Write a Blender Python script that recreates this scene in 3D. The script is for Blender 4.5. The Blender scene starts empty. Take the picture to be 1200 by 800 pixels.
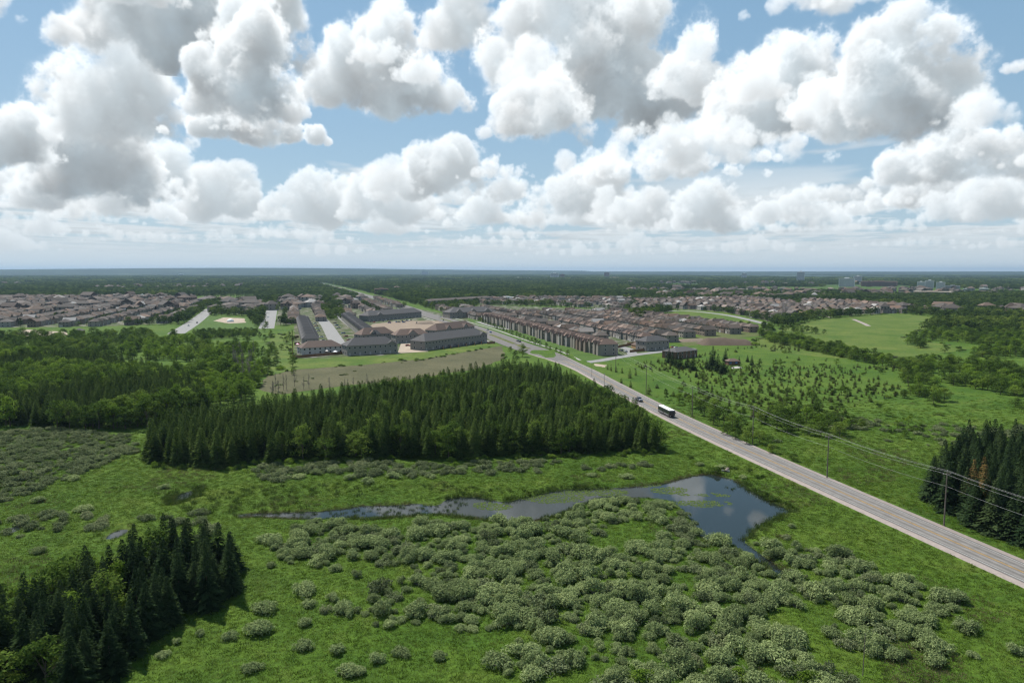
import bpy, math, random
import numpy as np
from mathutils import Vector

scene = bpy.context.scene
R = math.radians

# ------------------------------------------------------------------ camera
CAM_H, FOCAL, PITCH = 60.0, 826.0, math.atan(82/826)
cam = bpy.data.cameras.new('camera'); cam_ob = bpy.data.objects.new('camera', cam)
scene.collection.objects.link(cam_ob); scene.camera = cam_ob
cam.sensor_width = 36; cam.lens = 36*FOCAL/1200; cam.clip_start = 0.5; cam.clip_end = 80000
cam_ob.location = (0, 0, CAM_H); cam_ob.rotation_euler = (math.pi/2-PITCH, 0, 0)

# ------------------------------------------------------------------ light and exposure
SUN_EL, SUN_AZ = 54.0, -42.0            # azimuth from the view axis, minus = left
SUN_STRENGTH, SKY_STRENGTH, EXPOSURE = 5.0, 0.062, 0.6
sd = bpy.data.lights.new('sun', 'SUN'); sd.energy = SUN_STRENGTH; sd.angle = R(0.53); sd.color = (1, 0.955, 0.89)
so = bpy.data.objects.new('sun', sd); scene.collection.objects.link(so)
to_sun = Vector((math.sin(R(SUN_AZ))*math.cos(R(SUN_EL)), math.cos(R(SUN_AZ))*math.cos(R(SUN_EL)), math.sin(R(SUN_EL))))
so.rotation_euler = to_sun.to_track_quat('Z', 'Y').to_euler()
vs = scene.view_settings
vs.view_transform = 'Standard'; vs.look = 'None'; vs.gamma = 1; vs.use_curve_mapping = False; vs.exposure = EXPOSURE
scene.render.engine = 'CYCLES'
cy = scene.cycles
cy.max_bounces = 5; cy.diffuse_bounces = 2; cy.glossy_bounces = 2; cy.transmission_bounces = 3; cy.volume_bounces = 0; cy.transparent_max_bounces = 4
cy.use_adaptive_sampling = True; cy.adaptive_threshold = 0.012
cy.use_denoising = True
try: cy.denoiser = 'OPENIMAGEDENOISE'
except Exception: pass
cy.caustics_reflective = False; cy.caustics_refractive = False
cy.filter_width = 1.3

# ---- cumulus sky: a small volume of water droplets is grown and lit for every cloud (numpy), then laid on the sky ----
PPD = 14.0                      # samples per degree of sky
AZ0, AZW, ELH = -60.0, 120.0, 52.0
def grow_sky():
    rs = np.random.RandomState(11)
    W, Hh = int(AZW*PPD), int(ELH*PPD)
    col = np.zeros((Hh, W, 3), np.float32); cov = np.zeros((Hh, W), np.float32)
    # one tileable fractal noise volume
    N = (128, 64, 128)
    fx, fy, fz = np.meshgrid(np.fft.fftfreq(N[0]), np.fft.fftfreq(N[1])*2.0, np.fft.rfftfreq(N[2]), indexing='ij')
    k = np.sqrt(fx*fx+fy*fy*0.25*4/4+fz*fz); k[0,0,0] = 1
    def vol(p, lo):
        s = np.fft.rfftn(rs.randn(*N)) / k**p
        s[k < lo] *= 0.15; s[0,0,0] = 0
        v = np.fft.irfftn(s, s=N); return (v/v.std()).astype(np.float32)
    n1 = vol(2.25, 0.009); n2 = np.abs(vol(1.95, 0.035)); n2 = n2 - n2.mean()
    el_sun, az_sun = math.radians(SUN_EL), math.radians(SUN_AZ)
    def crop(n, a, b, c):
        o = rs.randint(0, 64, 3)
        i = (np.arange(a)+o[0]) % N[0]; j = (np.arange(b)+o[1]) % N[1]; l = (np.arange(c)+o[2]) % N[2]
        return n[np.ix_(i, j, l)]
    def cloud(az, elb, w, h, lumps=9, sigma=0.16, rag=1.0, seedtop=0.5, far=0.0, thin=1.0, bow=0.0):
        # az: centre, elb: base elevation, w/h: size in degrees; far: 0 near .. 1 at the hazy horizon
        w *= PPD; h *= PPD
        pad = 10
        nx, nz = int(w)+2*pad, int(h)+2*pad
        ny = max(8, int(min(w, h*1.6)*0.5)+6)             # half resolution in depth
        F = np.full((nx, ny, nz), -2.0, np.float32)
        X = np.arange(nx, dtype=np.float32); Y = np.arange(ny, dtype=np.float32)*2; Z = np.arange(nz, dtype=np.float32)
        cy = ny
        def ball(x, y, z, r, sq=1.0):
            a, b = max(0, int(x-r*1.35)), min(nx, int(x+r*1.35)+2); c, d = max(0, int((y-r*1.35)/2)), min(ny, int((y+r*1.35)/2)+2); e, f = max(0, int(z-r*1.35)), min(nz, int(z+r*1.35)+2)
            if a >= b or c >= d or e >= f: return
            g = 1-(((X[a:b,None,None]-x)**2+(Y[None,c:d,None]-y)**2+((Z[None,None,e:f]-z)*sq)**2)/(r*r))
            F[a:b,c:d,e:f] = np.maximum(F[a:b,c:d,e:f], g)
        big = []
        for i in range(lumps):
            t = (i+0.5)/lumps + rs.uniform(-.3,.3)/lumps
            prof = max(0.25, math.sin(math.pi*min(1, max(0, t)))**0.7*(1-0.45*rs.rand()*1.0)) * (1 - seedtop*abs(t-0.5+0.35*(rs.rand()-.5)))
            r = h*prof*0.5
            r = min(r, h*0.48, w*0.3)
            x = pad + r*0.8 + t*(w-1.6*r)
            z = pad + r*rs.uniform(0.75, 1.0) + bow*h*abs(t-.5)
            y = cy + rs.uniform(-.4,.4)*ny
            big.append((x, y, z, r)); ball(x, y, z, r)
            if h*prof > 2.2*r: ball(x+rs.uniform(-.3,.3)*r, y, z+r, r*.8)
        sub = []
        for (x, y, z, r) in big:
            for q in range(9):
                a = rs.uniform(0, 2*math.pi); u = rs.uniform(-.35, 1); s = math.sqrt(1-u*u); rr = r*rs.uniform(.28, .52)
                p = (x+r*.85*s*math.cos(a), y+r*.85*s*math.sin(a), z+r*.85*u, rr); sub.append(p); ball(*p)
        for (x, y, z, r) in sub:
            for q in range(5):
                a = rs.uniform(0, 2*math.pi); u = rs.uniform(-.5, 1); s = math.sqrt(1-u*u)
                ball(x+r*.85*s*math.cos(a), y+r*.85*s*math.sin(a), z+r*.85*u, r*rs.uniform(.25, .5))
        F += rag*(0.44*crop(n1, nx, ny, nz) - 0.32*crop(n2, nx, ny, nz)) - 0.05
        base = pad + 0.10*h
        F -= np.clip((base - Z)/(0.22*h+1), 0, 3)[None,None,:]
        rho = (np.clip((F+0.02)*rs.uniform(1.1, 1.9), 0, 1)**1.2*0.72 + 0.10*np.clip(F+.42, 0, 1)**1.5)*sigma*thin*(60.0/max(30.0, h))**0.5
        # sunlight from above, slice by slice
        a = az_sun-math.radians(az); sx, sy, sz = math.sin(a)*math.cos(el_sun), math.cos(a)*math.cos(el_sun), math.sin(el_sun)
        L = np.ones_like(rho); dx, dy = sx/sz, sy/sz/2
        ix, fx_ = int(math.floor(dx)), dx-math.floor(dx); iy, fy_ = int(math.floor(dy)), dy-math.floor(dy)
        cur = np.ones((nx, ny), np.float32)
        for z in range(nz-2, -1, -1):
            t = cur*np.exp(-rho[:,:,z+1]/sz)
            q = np.pad(t, 3, mode='edge')
            g = lambda p, r: q[3+p:3+p+nx, 3+r:3+r+ny]
            cur = (1-fx_)*((1-fy_)*g(ix,iy)+fy_*g(ix,iy+1)) + fx_*((1-fy_)*g(ix+1,iy)+fy_*g(ix+1,iy+1))
            L[:,:,z] = cur
        hz = np.clip((Z-base)/(h*0.8), 0, 1)[None,None,:]
        Ssun = 0.50*L + 0.34*L**0.28 + 0.24*L**0.06
        amb = 0.21 + 0.11*hz + 0.045*crop(n1, nx, ny, nz)
        # march away from the viewer
        od = np.cumsum(rho*2, axis=1); T = np.exp(-(od-rho*2)); wgt = T*(1-np.exp(-rho*2))
        al = wgt.sum(1)
        Is = (wgt*Ssun).sum(1)/np.maximum(al, 1e-4); Ia = (wgt*amb).sum(1)/np.maximum(al, 1e-4)
        Is = Is*(1+0.30*np.exp(-.5*od[:,-1])); 
        rgb = Is[...,None]*np.array([0.93,0.915,0.895], np.float32) + Ia[...,None]*np.array([0.66,0.90,1.06], np.float32)
        hazec = np.array([0.70,0.77,0.81], np.float32)
        far = min(.9, far+.05); rgb = rgb*(1-far)+hazec*far
        rgb = rgb.transpose(1,0,2); al = al.T
        x0 = int((az-AZ0)*PPD - nx/2); z0 = int(elb*PPD) - pad
        xs = (np.arange(nx)+x0) % W
        za, zb = max(0, z0), min(Hh, z0+nz)
        if zb <= za: return
        sl = al[za-z0:zb-z0]; sr = rgb[za-z0:zb-z0]
        cov_ = cov[za:zb][:,xs]; col_ = col[za:zb][:,xs]
        ao = sl+cov_*(1-sl)
        col[np.arange(za,zb)[:,None], xs[None,:]] = (sr*sl[...,None]+col_*(cov_*(1-sl))[...,None])/np.maximum(ao,1e-4)[...,None]
        cov[np.arange(za,zb)[:,None], xs[None,:]] = ao
    def px(x0, x1, ytop, ybase, **kw):
        g = 0.05*(x1-x0); x0 -= g; x1 += g; ytop -= 0.08*(ybase-ytop)
        f_ = 826.0
        a0, a1 = math.degrees(math.atan((x0-600)/f_)), math.degrees(math.atan((x1-600)/f_))
        m = math.cos(math.radians((a0+a1)/2))
        e0, e1 = math.degrees(math.atan((318-ybase)/f_*m)), math.degrees(math.atan((318-ytop)/f_*m))
        w_, h_ = a1-a0, e1-e0
        cloud((a0+a1)/2, e0, w_, h_, **kw)
        if w_ > 12:                     # smaller heads and torn shelves in front of the main mass
            for q in range(2):
                t = rs.uniform(.08, .92); k2 = dict(kw); k2['lumps'] = 6; k2['thin'] = kw.get('thin', 1)*rs.uniform(.2, .6)
                cloud(a0+w_*t, e0+h_*rs.uniform(-.06, .38), w_*rs.uniform(.28, .5), h_*rs.uniform(.28, .5), **k2)
    # the far hazy ranks over the whole horizon, then nearer ones
    az_ = AZ0+(np.arange(W)+.5)/PPD; el_ = (np.arange(Hh)+.5)/PPD
    A_, E_ = np.meshgrid(np.radians(az_), np.radians(np.maximum(el_, .35)))
    tab = rs.uniform(-1, 1, (6, 256, 256)).astype(np.float32)
    def sheetnoise(x, y, o=5, p=.55):
        v = 0; w_ = 1.0; t_ = 0
        for i in range(o):
            fu, fv = x*2**i, y*2**i; iu, iv = np.floor(fu).astype(int), np.floor(fv).astype(int); fu = fu-iu; fv = fv-iv; fu = fu*fu*(3-2*fu); fv = fv*fv*(3-2*fv)
            T_ = tab[i]; q = lambda a1, b1: T_[(iu+a1) % 256, (iv+b1) % 256]
            v = v + w_*((q(0,0)*(1-fu)+q(1,0)*fu)*(1-fv)+(q(0,1)*(1-fu)+q(1,1)*fu)*fv); t_ += w_; w_ *= p
        return v/t_
    r_ = 1.3/np.tan(E_); xk, yk = r_*np.sin(A_), r_*np.cos(A_)
    for (sc_x, sc_y, thr, emax, dens, off) in [(1/3.2, 1/5.5, -.05, 9.0, .9, 0.0), (1/1.7, 1/3.5, .05, 12.0, .8, 40.0)]:
        n_ = sheetnoise(xk*sc_x+off, yk*sc_y+off); d_ = np.degrees(E_)
        c_ = np.clip((n_-thr+.16*np.clip(1-d_/4, -1, 1))*4.5, 0, 1); c_ = c_*c_*(3-2*c_)*dens*np.clip((emax-d_)/4, 0, 1); lo_ = np.exp(-(d_/1.9)**2); c_ = c_*(1-lo_)+.75*lo_
        sh = (sheetnoise(xk*sc_x*1.0+off+.10, yk*sc_y+off-.16)-n_)*(1-lo_)
        lum = np.clip(.80-.9*sh+.08*n_, .58, .95)[..., None]*np.array([.95,.985,1.0], np.float32)
        fh = np.clip(np.exp(-d_/3.6)*1.05+.10, 0, 1)[..., None]; lum = lum*(1-fh)+np.array([.64,.725,.775], np.float32)*fh
        ao = c_+cov*(1-c_); col[:] = (lum*c_[..., None]+col*(cov*(1-c_))[..., None])/np.maximum(ao, 1e-4)[..., None]; cov[:] = ao
    for rank, (e, hh, n, far) in enumerate([(1.7,1.2,16,.72),(2.6,1.5,16,.60),(3.6,1.9,15,.48),(4.8,2.3,11,.38)]):
        for i in range(n):
            a = AZ0+AZW*(i+rs.rand())/n
            cloud(a, e+rs.uniform(-.5,.5), rs.uniform(6,17), hh*rs.uniform(.7,1.7), lumps=12, far=far, sigma=.11)
    for x0, x1, yt, yb, f in [(185,330,180,262,.36),(300,450,178,265,.36),(395,520,185,262,.34),(520,640,205,270,.34),(420,620,150,240,.22),(600,770,165,258,.25),(700,800,205,268,.36),(765,905,205,272,.33),(860,1010,205,268,.36),(985,1200,190,246,.24),(0,110,160,250,.25),(660,900,165,215,.2),(1060,1230,195,262,.36),(60,220,195,262,.36),(150,240,170,240,.3)]:
        px(x0, x1, yt, yb, lumps=8, far=f, sigma=.14)
    # the large clouds
    px(1000,1240,135,222, lumps=9, far=.10)
    px(20,215,60,236, lumps=9, far=.08, sigma=.2)
    px(-60,90,105,200, lumps=7, far=.08)
    px(60,240,40,175, lumps=8, far=.10, thin=.7)
    px(340,560,0,142, lumps=8, far=.06)
    px(490,585,-30,75, lumps=6, far=.06, thin=.7)
    px(575,850,-60,165, lumps=8, far=.04, sigma=.17)
    px(560,700,75,170, lumps=7, far=.06, thin=.8)
    px(800,1010,30,176, lumps=8, far=.04, sigma=.17)
    px(920,1150,22,178, lumps=7, far=.04, sigma=.17, bow=.35)
    px(640,980,120,205, lumps=8, far=.14, thin=.45)
    px(200,400,112,172, lumps=9, far=.06, sigma=.22)
    px(75,380,-110,88, lumps=9, far=.03, sigma=.2)
    px(225,365,15,150, lumps=8, far=.04, sigma=.2)
    px(860,1060,-45,28, lumps=7, far=.1, thin=.35)
    px(1150,1230,60,92, lumps=5, far=.1, thin=.6)
    px(-60,55,-30,35, lumps=5, far=.1, thin=.4)
    px(590,640,-40,10, lumps=5, far=.1, thin=.4)
    # beyond the picture's edges the sky goes on in the same way
    for a, e, w, h in [(-52,6,16,9),(-47,13,11,6),(49,9,14,9),(57,5,12,7),(43,20,10,5),(-44,24,13,6),(-25,30,13,6),(4,29,12,5),(28,31,13,6),(55,28,11,6),(-58,36,12,6),(-8,42,14,6),(35,43,13,6)]:
        cloud(a, e, w, h, lumps=7, far=.05)
    return col, cov

world = bpy.data.worlds.new('World'); scene.world = world; world.use_nodes = True
def build_world():
    nt = world.node_tree; nt.nodes.clear(); N = nt.nodes.new; Lk = nt.links.new
    out = N('ShaderNodeOutputWorld'); bg = N('ShaderNodeBackground'); bg.inputs['Strength'].default_value = SKY_STRENGTH
    Lk(bg.outputs[0], out.inputs[0])
    sky = N('ShaderNodeTexSky'); sky.sky_type = 'NISHITA'; sky.sun_disc = False
    sky.sun_elevation = R(SUN_EL); sky.sun_rotation = R(SUN_AZ); sky.air_density = 1.0; sky.dust_density = 0.6; sky.ozone_density = 1.0
    col, cov = grow_sky()
    h, w = cov.shape
    cov[-int(7*PPD):] *= np.linspace(1, 0, int(7*PPD), dtype=np.float32)[:, None]
    img = bpy.data.images.new('cumulus', w, h, alpha=True, float_buffer=True)
    img.colorspace_settings.name = 'Non-Color'; img.alpha_mode = 'CHANNEL_PACKED'
    buf = np.concatenate([col, cov[..., None]], 2).astype(np.float32).ravel()
    img.pixels.foreach_set(buf); img.update(); img.pack()
    tc = N('ShaderNodeTexCoord'); sep = N('ShaderNodeSeparateXYZ'); Lk(tc.outputs['Generated'], sep.inputs[0])
    def M(op, a, b=None, clamp=False):
        n = N('ShaderNodeMath'); n.operation = op; n.use_clamp = clamp
        for i, v in enumerate((a, b)):
            if v is None: continue
            if isinstance(v, (int, float)): n.inputs[i].default_value = v
            else: Lk(v, n.inputs[i])
        return n.outputs[0]
    az = M('ARCTAN2', sep.outputs[0], sep.outputs[1]); el = M('ARCSINE', sep.outputs[2])
    u = M('MULTIPLY', M('ADD', az, R(-AZ0)), 1/R(AZW))
    v = M('MINIMUM', M('MAXIMUM', M('MULTIPLY', el, 1/R(ELH)), 0.001), 0.999)
    cmb = N('ShaderNodeCombineXYZ'); Lk(u, cmb.inputs[0]); Lk(v, cmb.inputs[1])
    tx = N('ShaderNodeTexImage'); tx.image = img; tx.extension = 'REPEAT'; tx.interpolation = 'Linear'; Lk(cmb.outputs[0], tx.inputs[0])
    sc_ = N('ShaderNodeVectorMath'); sc_.operation = 'SCALE'; Lk(tx.outputs['Color'], sc_.inputs[0]); sc_.inputs['Scale'].default_value = CLOUD_GAIN/SKY_STRENGTH
    # thin haze over the blue, thickening towards the horizon all round
    hz = M('POWER', 2.718, M('MULTIPLY', M('MAXIMUM', el, 0), -1/R(7.0)))
    tint = N('ShaderNodeMix'); tint.data_type = 'RGBA'; tint.inputs[0].default_value = 0.6; Lk(sky.outputs[0], tint.inputs[6]); tint.inputs[7].default_value = tuple(c/SKY_STRENGTH for c in (0.125, 0.285, 0.45)) + (1,)
    hm = N('ShaderNodeMix'); hm.data_type = 'RGBA'; Lk(M('ADD', M('MULTIPLY', hz, 0.78), 0.10), hm.inputs[0]); Lk(tint.outputs[2], hm.inputs[6])
    hm.inputs[7].default_value = tuple(c/SKY_STRENGTH for c in (0.375, 0.465, 0.515)) + (1,)
    mx = N('ShaderNodeMix'); mx.data_type = 'RGBA'; Lk(tx.outputs['Alpha'], mx.inputs[0]); Lk(hm.outputs[2], mx.inputs[6]); Lk(sc_.outputs[0], mx.inputs[7])
    Lk(mx.outputs[2], bg.inputs['Color'])
CLOUD_GAIN = 0.66
build_world()

# ------------------------------------------------------------------ helpers
main = scene.collection
def P(px, py, z=0.0):
    """ground point seen in the direction of a photo pixel"""
    u = (px-600)/FOCAL; v = (py-400)/FOCAL
    dx, dy, dz = u, math.cos(PITCH)-v*math.sin(PITCH), -math.sin(PITCH)-v*math.cos(PITCH)
    t = (z-CAM_H)/dz
    return (dx*t, dy*t)
def poly(*pts): return np.array([P(*p) for p in pts])
def tag(o, label=None, cat=None, group=None, kind=None):
    if label: o['label'] = label
    if cat: o['category'] = cat
    if group: o['group'] = group
    if kind: o['kind'] = kind
    return o
def empty(name, loc=(0,0,0), rz=0.0):
    o = bpy.data.objects.new(name, None); main.objects.link(o); o.location = loc; o.rotation_euler = (0,0,rz)
    o.empty_display_size = 0.3
    return o
def new_mesh(name, V, F, mats, mi=None, smooth=False):
    """V (n,3); F list of arrays of equal-length faces or one array"""
    me = bpy.data.meshes.new(name)
    V = np.asarray(V, np.float32)
    if isinstance(F, np.ndarray): F = [F]
    Fs = [np.asarray(f, np.int32) for f in F if len(f)]
    nl = sum(f.size for f in Fs); nf = sum(len(f) for f in Fs)
    me.vertices.add(len(V)); me.vertices.foreach_set('co', V.ravel())
    me.loops.add(nl); me.polygons.add(nf)
    me.loops.foreach_set('vertex_index', np.concatenate([f.ravel() for f in Fs]))
    tot = np.concatenate([np.full(len(f), f.shape[1], np.int32) for f in Fs])
    st = np.concatenate([[0], np.cumsum(tot)[:-1]]).astype(np.int32)
    me.polygons.foreach_set('loop_start', st)
    if mi is not None: me.polygons.foreach_set('material_index', np.asarray(mi, np.int32))
    if smooth: me.polygons.foreach_set('use_smooth', np.ones(nf, bool))
    for m in (mats if isinstance(mats, (list, tuple)) else [mats]): me.materials.append(m)
    me.update(calc_edges=True); me.validate()
    return me
def obj(name, me, parent=None, loc=None, rz=None, scale=None):
    o = bpy.data.objects.new(name, me); main.objects.link(o)
    if parent is not None: o.parent = parent
    if loc is not None: o.location = loc
    if rz is not None: o.rotation_euler = (0,0,rz)
    if scale is not None: o.scale = scale
    return o
class MB:
    """collects polygons for one mesh"""
    def __init__(s): s.v = []; s.f = []; s.m = []
    def face(s, pts, m=0):
        b = len(s.v); s.v += [tuple(p) for p in pts]; s.f.append(tuple(range(b, b+len(pts)))); s.m.append(m)
    def box(s, x0, x1, y0, y1, z0, z1, m=0, bottom=True):
        b = len(s.v)
        s.v += [(x0,y0,z0),(x1,y0,z0),(x1,y1,z0),(x0,y1,z0),(x0,y0,z1),(x1,y0,z1),(x1,y1,z1),(x0,y1,z1)]
        q = [(0,1,5,4),(1,2,6,5),(2,3,7,6),(3,0,4,7),(4,5,6,7)] + ([(3,2,1,0)] if bottom else [])
        for a in q: s.f.append(tuple(b+i for i in a)); s.m.append(m)
    def tube(s, p0, p1, r0, r1, n=8, m=0, caps=True):
        p0, p1 = Vector(p0), Vector(p1); d = (p1-p0).normalized()
        a = d.orthogonal().normalized(); c = d.cross(a); b = len(s.v)
        for p, r in ((p0, r0), (p1, r1)):
            for i in range(n):
                t = 2*math.pi*i/n; s.v.append(tuple(p+(a*math.cos(t)+c*math.sin(t))*r))
        for i in range(n):
            j = (i+1) % n; s.f.append((b+i, b+j, b+n+j, b+n+i)); s.m.append(m)
        if caps:
            s.f.append(tuple(b+n+i for i in range(n))); s.m.append(m); s.f.append(tuple(b+n-1-i for i in range(n))); s.m.append(m)
    def mesh(s, name, mats):
        me = bpy.data.meshes.new(name); me.from_pydata(s.v, [], s.f)
        for m in (mats if isinstance(mats, (list, tuple)) else [mats]): me.materials.append(m)
        me.polygons.foreach_set('material_index', np.array(s.m, np.int32)); me.update(); return me
    def build(s, name, mats, parent=None, loc=None, rz=None): return obj(name, s.mesh(name, mats), parent, loc, rz)

# ------------------------------------------------------------------ materials
def nodes(name):
    m = bpy.data.materials.new(name); m.use_nodes = True; nt = m.node_tree; nt.nodes.clear()
    out = nt.nodes.new('ShaderNodeOutputMaterial'); return m, nt, out
def setin(nt, sock, v):
    if hasattr(v, 'is_linked') or hasattr(v, 'links'): nt.links.new(v, sock)
    elif isinstance(v, (tuple, list)): sock.default_value = tuple(v) + (() if len(v) == 4 else (1,)) if sock.type == 'RGBA' else v
    else: sock.default_value = v
def noise(nt, scale, detail=4, rough=0.55, vec=None, dist=0.0):
    n = nt.nodes.new('ShaderNodeTexNoise'); n.inputs['Scale'].default_value = scale; n.inputs['Detail'].default_value = detail
    n.inputs['Roughness'].default_value = rough; n.inputs['Distortion'].default_value = dist
    if vec is not None: nt.links.new(vec, n.inputs['Vector'])
    return n.outputs['Fac']
def ramp(nt, fac, stops):
    n = nt.nodes.new('ShaderNodeValToRGB'); e = n.color_ramp.elements
    while len(e) < len(stops): e.new(0.5)
    for i, (p, c) in enumerate(stops): e[i].position = p; e[i].color = tuple(c)+(1,) if len(c) == 3 else c
    nt.links.new(fac, n.inputs[0]); return n.outputs[0]
def mix(nt, a, b, fac, mode='MIX'):
    n = nt.nodes.new('ShaderNodeMix'); n.data_type = 'RGBA'; n.blend_type = mode
    setin(nt, n.inputs[0], fac); setin(nt, n.inputs[6], a); setin(nt, n.inputs[7], b); return n.outputs[2]
def world_pos(nt): return nt.nodes.new('ShaderNodeNewGeometry').outputs['Position']
def pbr(nt, out, color, rough=0.8, spec=0.3, metal=0.0, bump=None, bstr=0.3, bdist=0.1):
    b = nt.nodes.new('ShaderNodeBsdfPrincipled'); setin(nt, b.inputs['Base Color'], color); setin(nt, b.inputs['Roughness'], rough)
    b.inputs['Specular IOR Level'].default_value = spec; b.inputs['Metallic'].default_value = metal
    if bump is not None:
        k = nt.nodes.new('ShaderNodeBump'); k.inputs['Strength'].default_value = bstr; k.inputs['Distance'].default_value = bdist
        nt.links.new(bump, k.inputs['Height']); nt.links.new(k.outputs[0], b.inputs['Normal'])
    nt.links.new(b.outputs[0], out.inputs[0]); return b
def leaf_mat(name, dark, light, trans=0.28, vary=0.35, warm=(0.16,0.15,0.05), gloss=0.0):
    """foliage: colour varies leaf by leaf and plant by plant"""
    m, nt, out = nodes(name)
    g = nt.nodes.new('ShaderNodeNewGeometry'); oi = nt.nodes.new('ShaderNodeObjectInfo')
    c = ramp(nt, g.outputs['Random Per Island'], [(0.0, dark), (1.0, light)])
    w = nt.nodes.new('ShaderNodeMath'); w.operation = 'POWER'; nt.links.new(oi.outputs['Random'], w.inputs[0]); w.inputs[1].default_value = 3.0
    w2 = nt.nodes.new('ShaderNodeMath'); w2.operation = 'MULTIPLY'; nt.links.new(w.outputs[0], w2.inputs[0]); w2.inputs[1].default_value = vary
    c = mix(nt, c, warm, w2.outputs[0])
    hs = nt.nodes.new('ShaderNodeHueSaturation'); nt.links.new(c, hs.inputs['Color'])
    mr = nt.nodes.new('ShaderNodeMapRange'); nt.links.new(oi.outputs['Random'], mr.inputs[0]); mr.inputs[3].default_value = 1-vary; mr.inputs[4].default_value = 1+vary*0.7
    nt.links.new(mr.outputs[0], hs.inputs['Value'])
    d = nt.nodes.new('ShaderNodeBsdfDiffuse'); t = nt.nodes.new('ShaderNodeBsdfTranslucent'); s = nt.nodes.new('ShaderNodeMixShader')
    nt.links.new(hs.outputs[0], d.inputs[0]); nt.links.new(hs.outputs[0], t.inputs[0]); s.inputs[0].default_value = trans
    nt.links.new(d.outputs[0], s.inputs[1]); nt.links.new(t.outputs[0], s.inputs[2])
    last = s.outputs[0]
    if gloss:
        gl = nt.nodes.new('ShaderNodeBsdfGlossy'); gl.inputs['Roughness'].default_value = 0.45; gl.inputs[0].default_value = (1,1,1,1)
        s2 = nt.nodes.new('ShaderNodeMixShader'); s2.inputs[0].default_value = gloss; nt.links.new(last, s2.inputs[1]); nt.links.new(gl.outputs[0], s2.inputs[2]); last = s2.outputs[0]
    nt.links.new(last, out.inputs[0]); return m
def plain(name, c, rough=0.7, spec=0.3, metal=0.0, var=0.15, scale=1.5):
    m, nt, out = nodes(name)
    f = noise(nt, scale, 4, 0.6, world_pos(nt))
    c2 = ramp(nt, f, [(0.3, tuple(x*(1-var) for x in c)), (0.7, tuple(min(1, x*(1+var)) for x in c))])
    pbr(nt, out, c2, rough, spec, metal); return m
def random_mat(name, stops, rough=0.85, grain=6.0):
    """one of several colours picked by the object"""
    m, nt, out = nodes(name); oi = nt.nodes.new('ShaderNodeObjectInfo')
    c = ramp(nt, oi.outputs['Random'], stops)
    f = noise(nt, grain, 3, 0.6, world_pos(nt)); c = mix(nt, c, ramp(nt, f, [(0.3, (0.72,0.72,0.72)), (0.7, (1.15,1.15,1.15))]), 1.0, 'MULTIPLY')
    pbr(nt, out, c, rough, 0.2); return m

# ------------------------------------------------------------------ ground, pond, road
rng = np.random.RandomState(5)
def smooth_line(pts, step=6.0):
    pts = [Vector((p[0], p[1], 0)) for p in pts]; out = []
    for i in range(len(pts)-1):
        p0, p1, p2, p3 = pts[max(i-1,0)], pts[i], pts[i+1], pts[min(i+2,len(pts)-1)]
        n = max(2, int((p2-p1).length/step))
        for k in range(n):
            t = k/n; out.append(0.5*((2*p1)+(p2-p0)*t+(2*p0-5*p1+4*p2-p3)*t*t+(3*p1-p0-3*p2+p3)*t**3))
    out.append(pts[-1]); return np.array([(v.x, v.y) for v in out])
ROAD = smooth_line([(150,-70),(127,30),(101.6,134.5),(86,199),(73.5,253),(62.6,308),(52.2,372),(42.5,432),(26,502),(4,576),(-15,648),(-39,738),(-78,860),(-128,1010),(-203,1262),(-392,1850),(-640,2600),(-1010,3700)])
def seg_dist(x, y, line):
    """distance to a polyline, vectorised"""
    d = np.full(np.shape(x), 1e9)
    for (ax, ay), (bx, by) in zip(line[:-1], line[1:]):
        vx, vy = bx-ax, by-ay; t = np.clip(((x-ax)*vx+(y-ay)*vy)/(vx*vx+vy*vy+1e-9), 0, 1)
        d = np.minimum(d, np.hypot(x-ax-t*vx, y-ay-t*vy))
    return d
def inside(x, y, pg):
    x = np.asarray(x); y = np.asarray(y); c = np.zeros(x.shape, bool); n = len(pg)
    for i in range(n):
        (ax, ay), (bx, by) = pg[i], pg[(i+1) % n]
        if ay == by: continue
        c ^= ((ay > y) != (by > y)) & (x < (bx-ax)*(y-ay)/(by-ay)+ax)
    return c
POND = poly((924,598),(905,588),(880,573),(858,562),(838,555),(825,555),(805,560),(780,565),(740,569),(700,572),(660,573),(640,577),(622,581),(600,586),(585,588),(560,584),(535,584),(515,591),(490,590),(470,591),(440,592),(410,597),(370,600),(330,599),(300,600),(280,601),(285,603),(330,604),(380,605),(420,603),(460,601),(490,600),(520,599),(560,604),(590,607),(625,609),(650,603),(672,594),(700,583),(730,581),(760,581),(790,586),(803,597),(812,615),(828,630),(848,635),(868,634),(884,618),(905,607))
CHANNEL = smooth_line([P(862,632), P(880,645), P(898,658), P(915,672)], 2)
POOLS = [(*P(216,580), 1.9), (*P(137,624), 1.3), (*P(17,618), 1.0)]
def fbm2(x, y, s, seed=0, oct=4):
    """cheap smooth value noise in [-1,1]"""
    v = np.zeros(np.shape(x)); a = 1.0; tot = 0
    for o in range(oct):
        k = s*2**o; r = np.random.RandomState(seed+o*17); tab = r.uniform(-1, 1, (64, 64))
        u, w = x/k, y/k; i, j = np.floor(u).astype(int), np.floor(w).astype(int) if False else np.floor(w).astype(int)
        fu, fw = u-i, w-j; fu = fu*fu*(3-2*fu); fw = fw*fw*(3-2*fw)
        i0, i1, j0, j1 = i % 64, (i+1) % 64, j % 64, (j+1) % 64
        n = (tab[i0,j0]*(1-fu)+tab[i1,j0]*fu)*(1-fw)+(tab[i0,j1]*(1-fu)+tab[i1,j1]*fu)*fw
        wgt = 2.0**o; v += n*wgt; tot += wgt
    return v/tot
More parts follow.
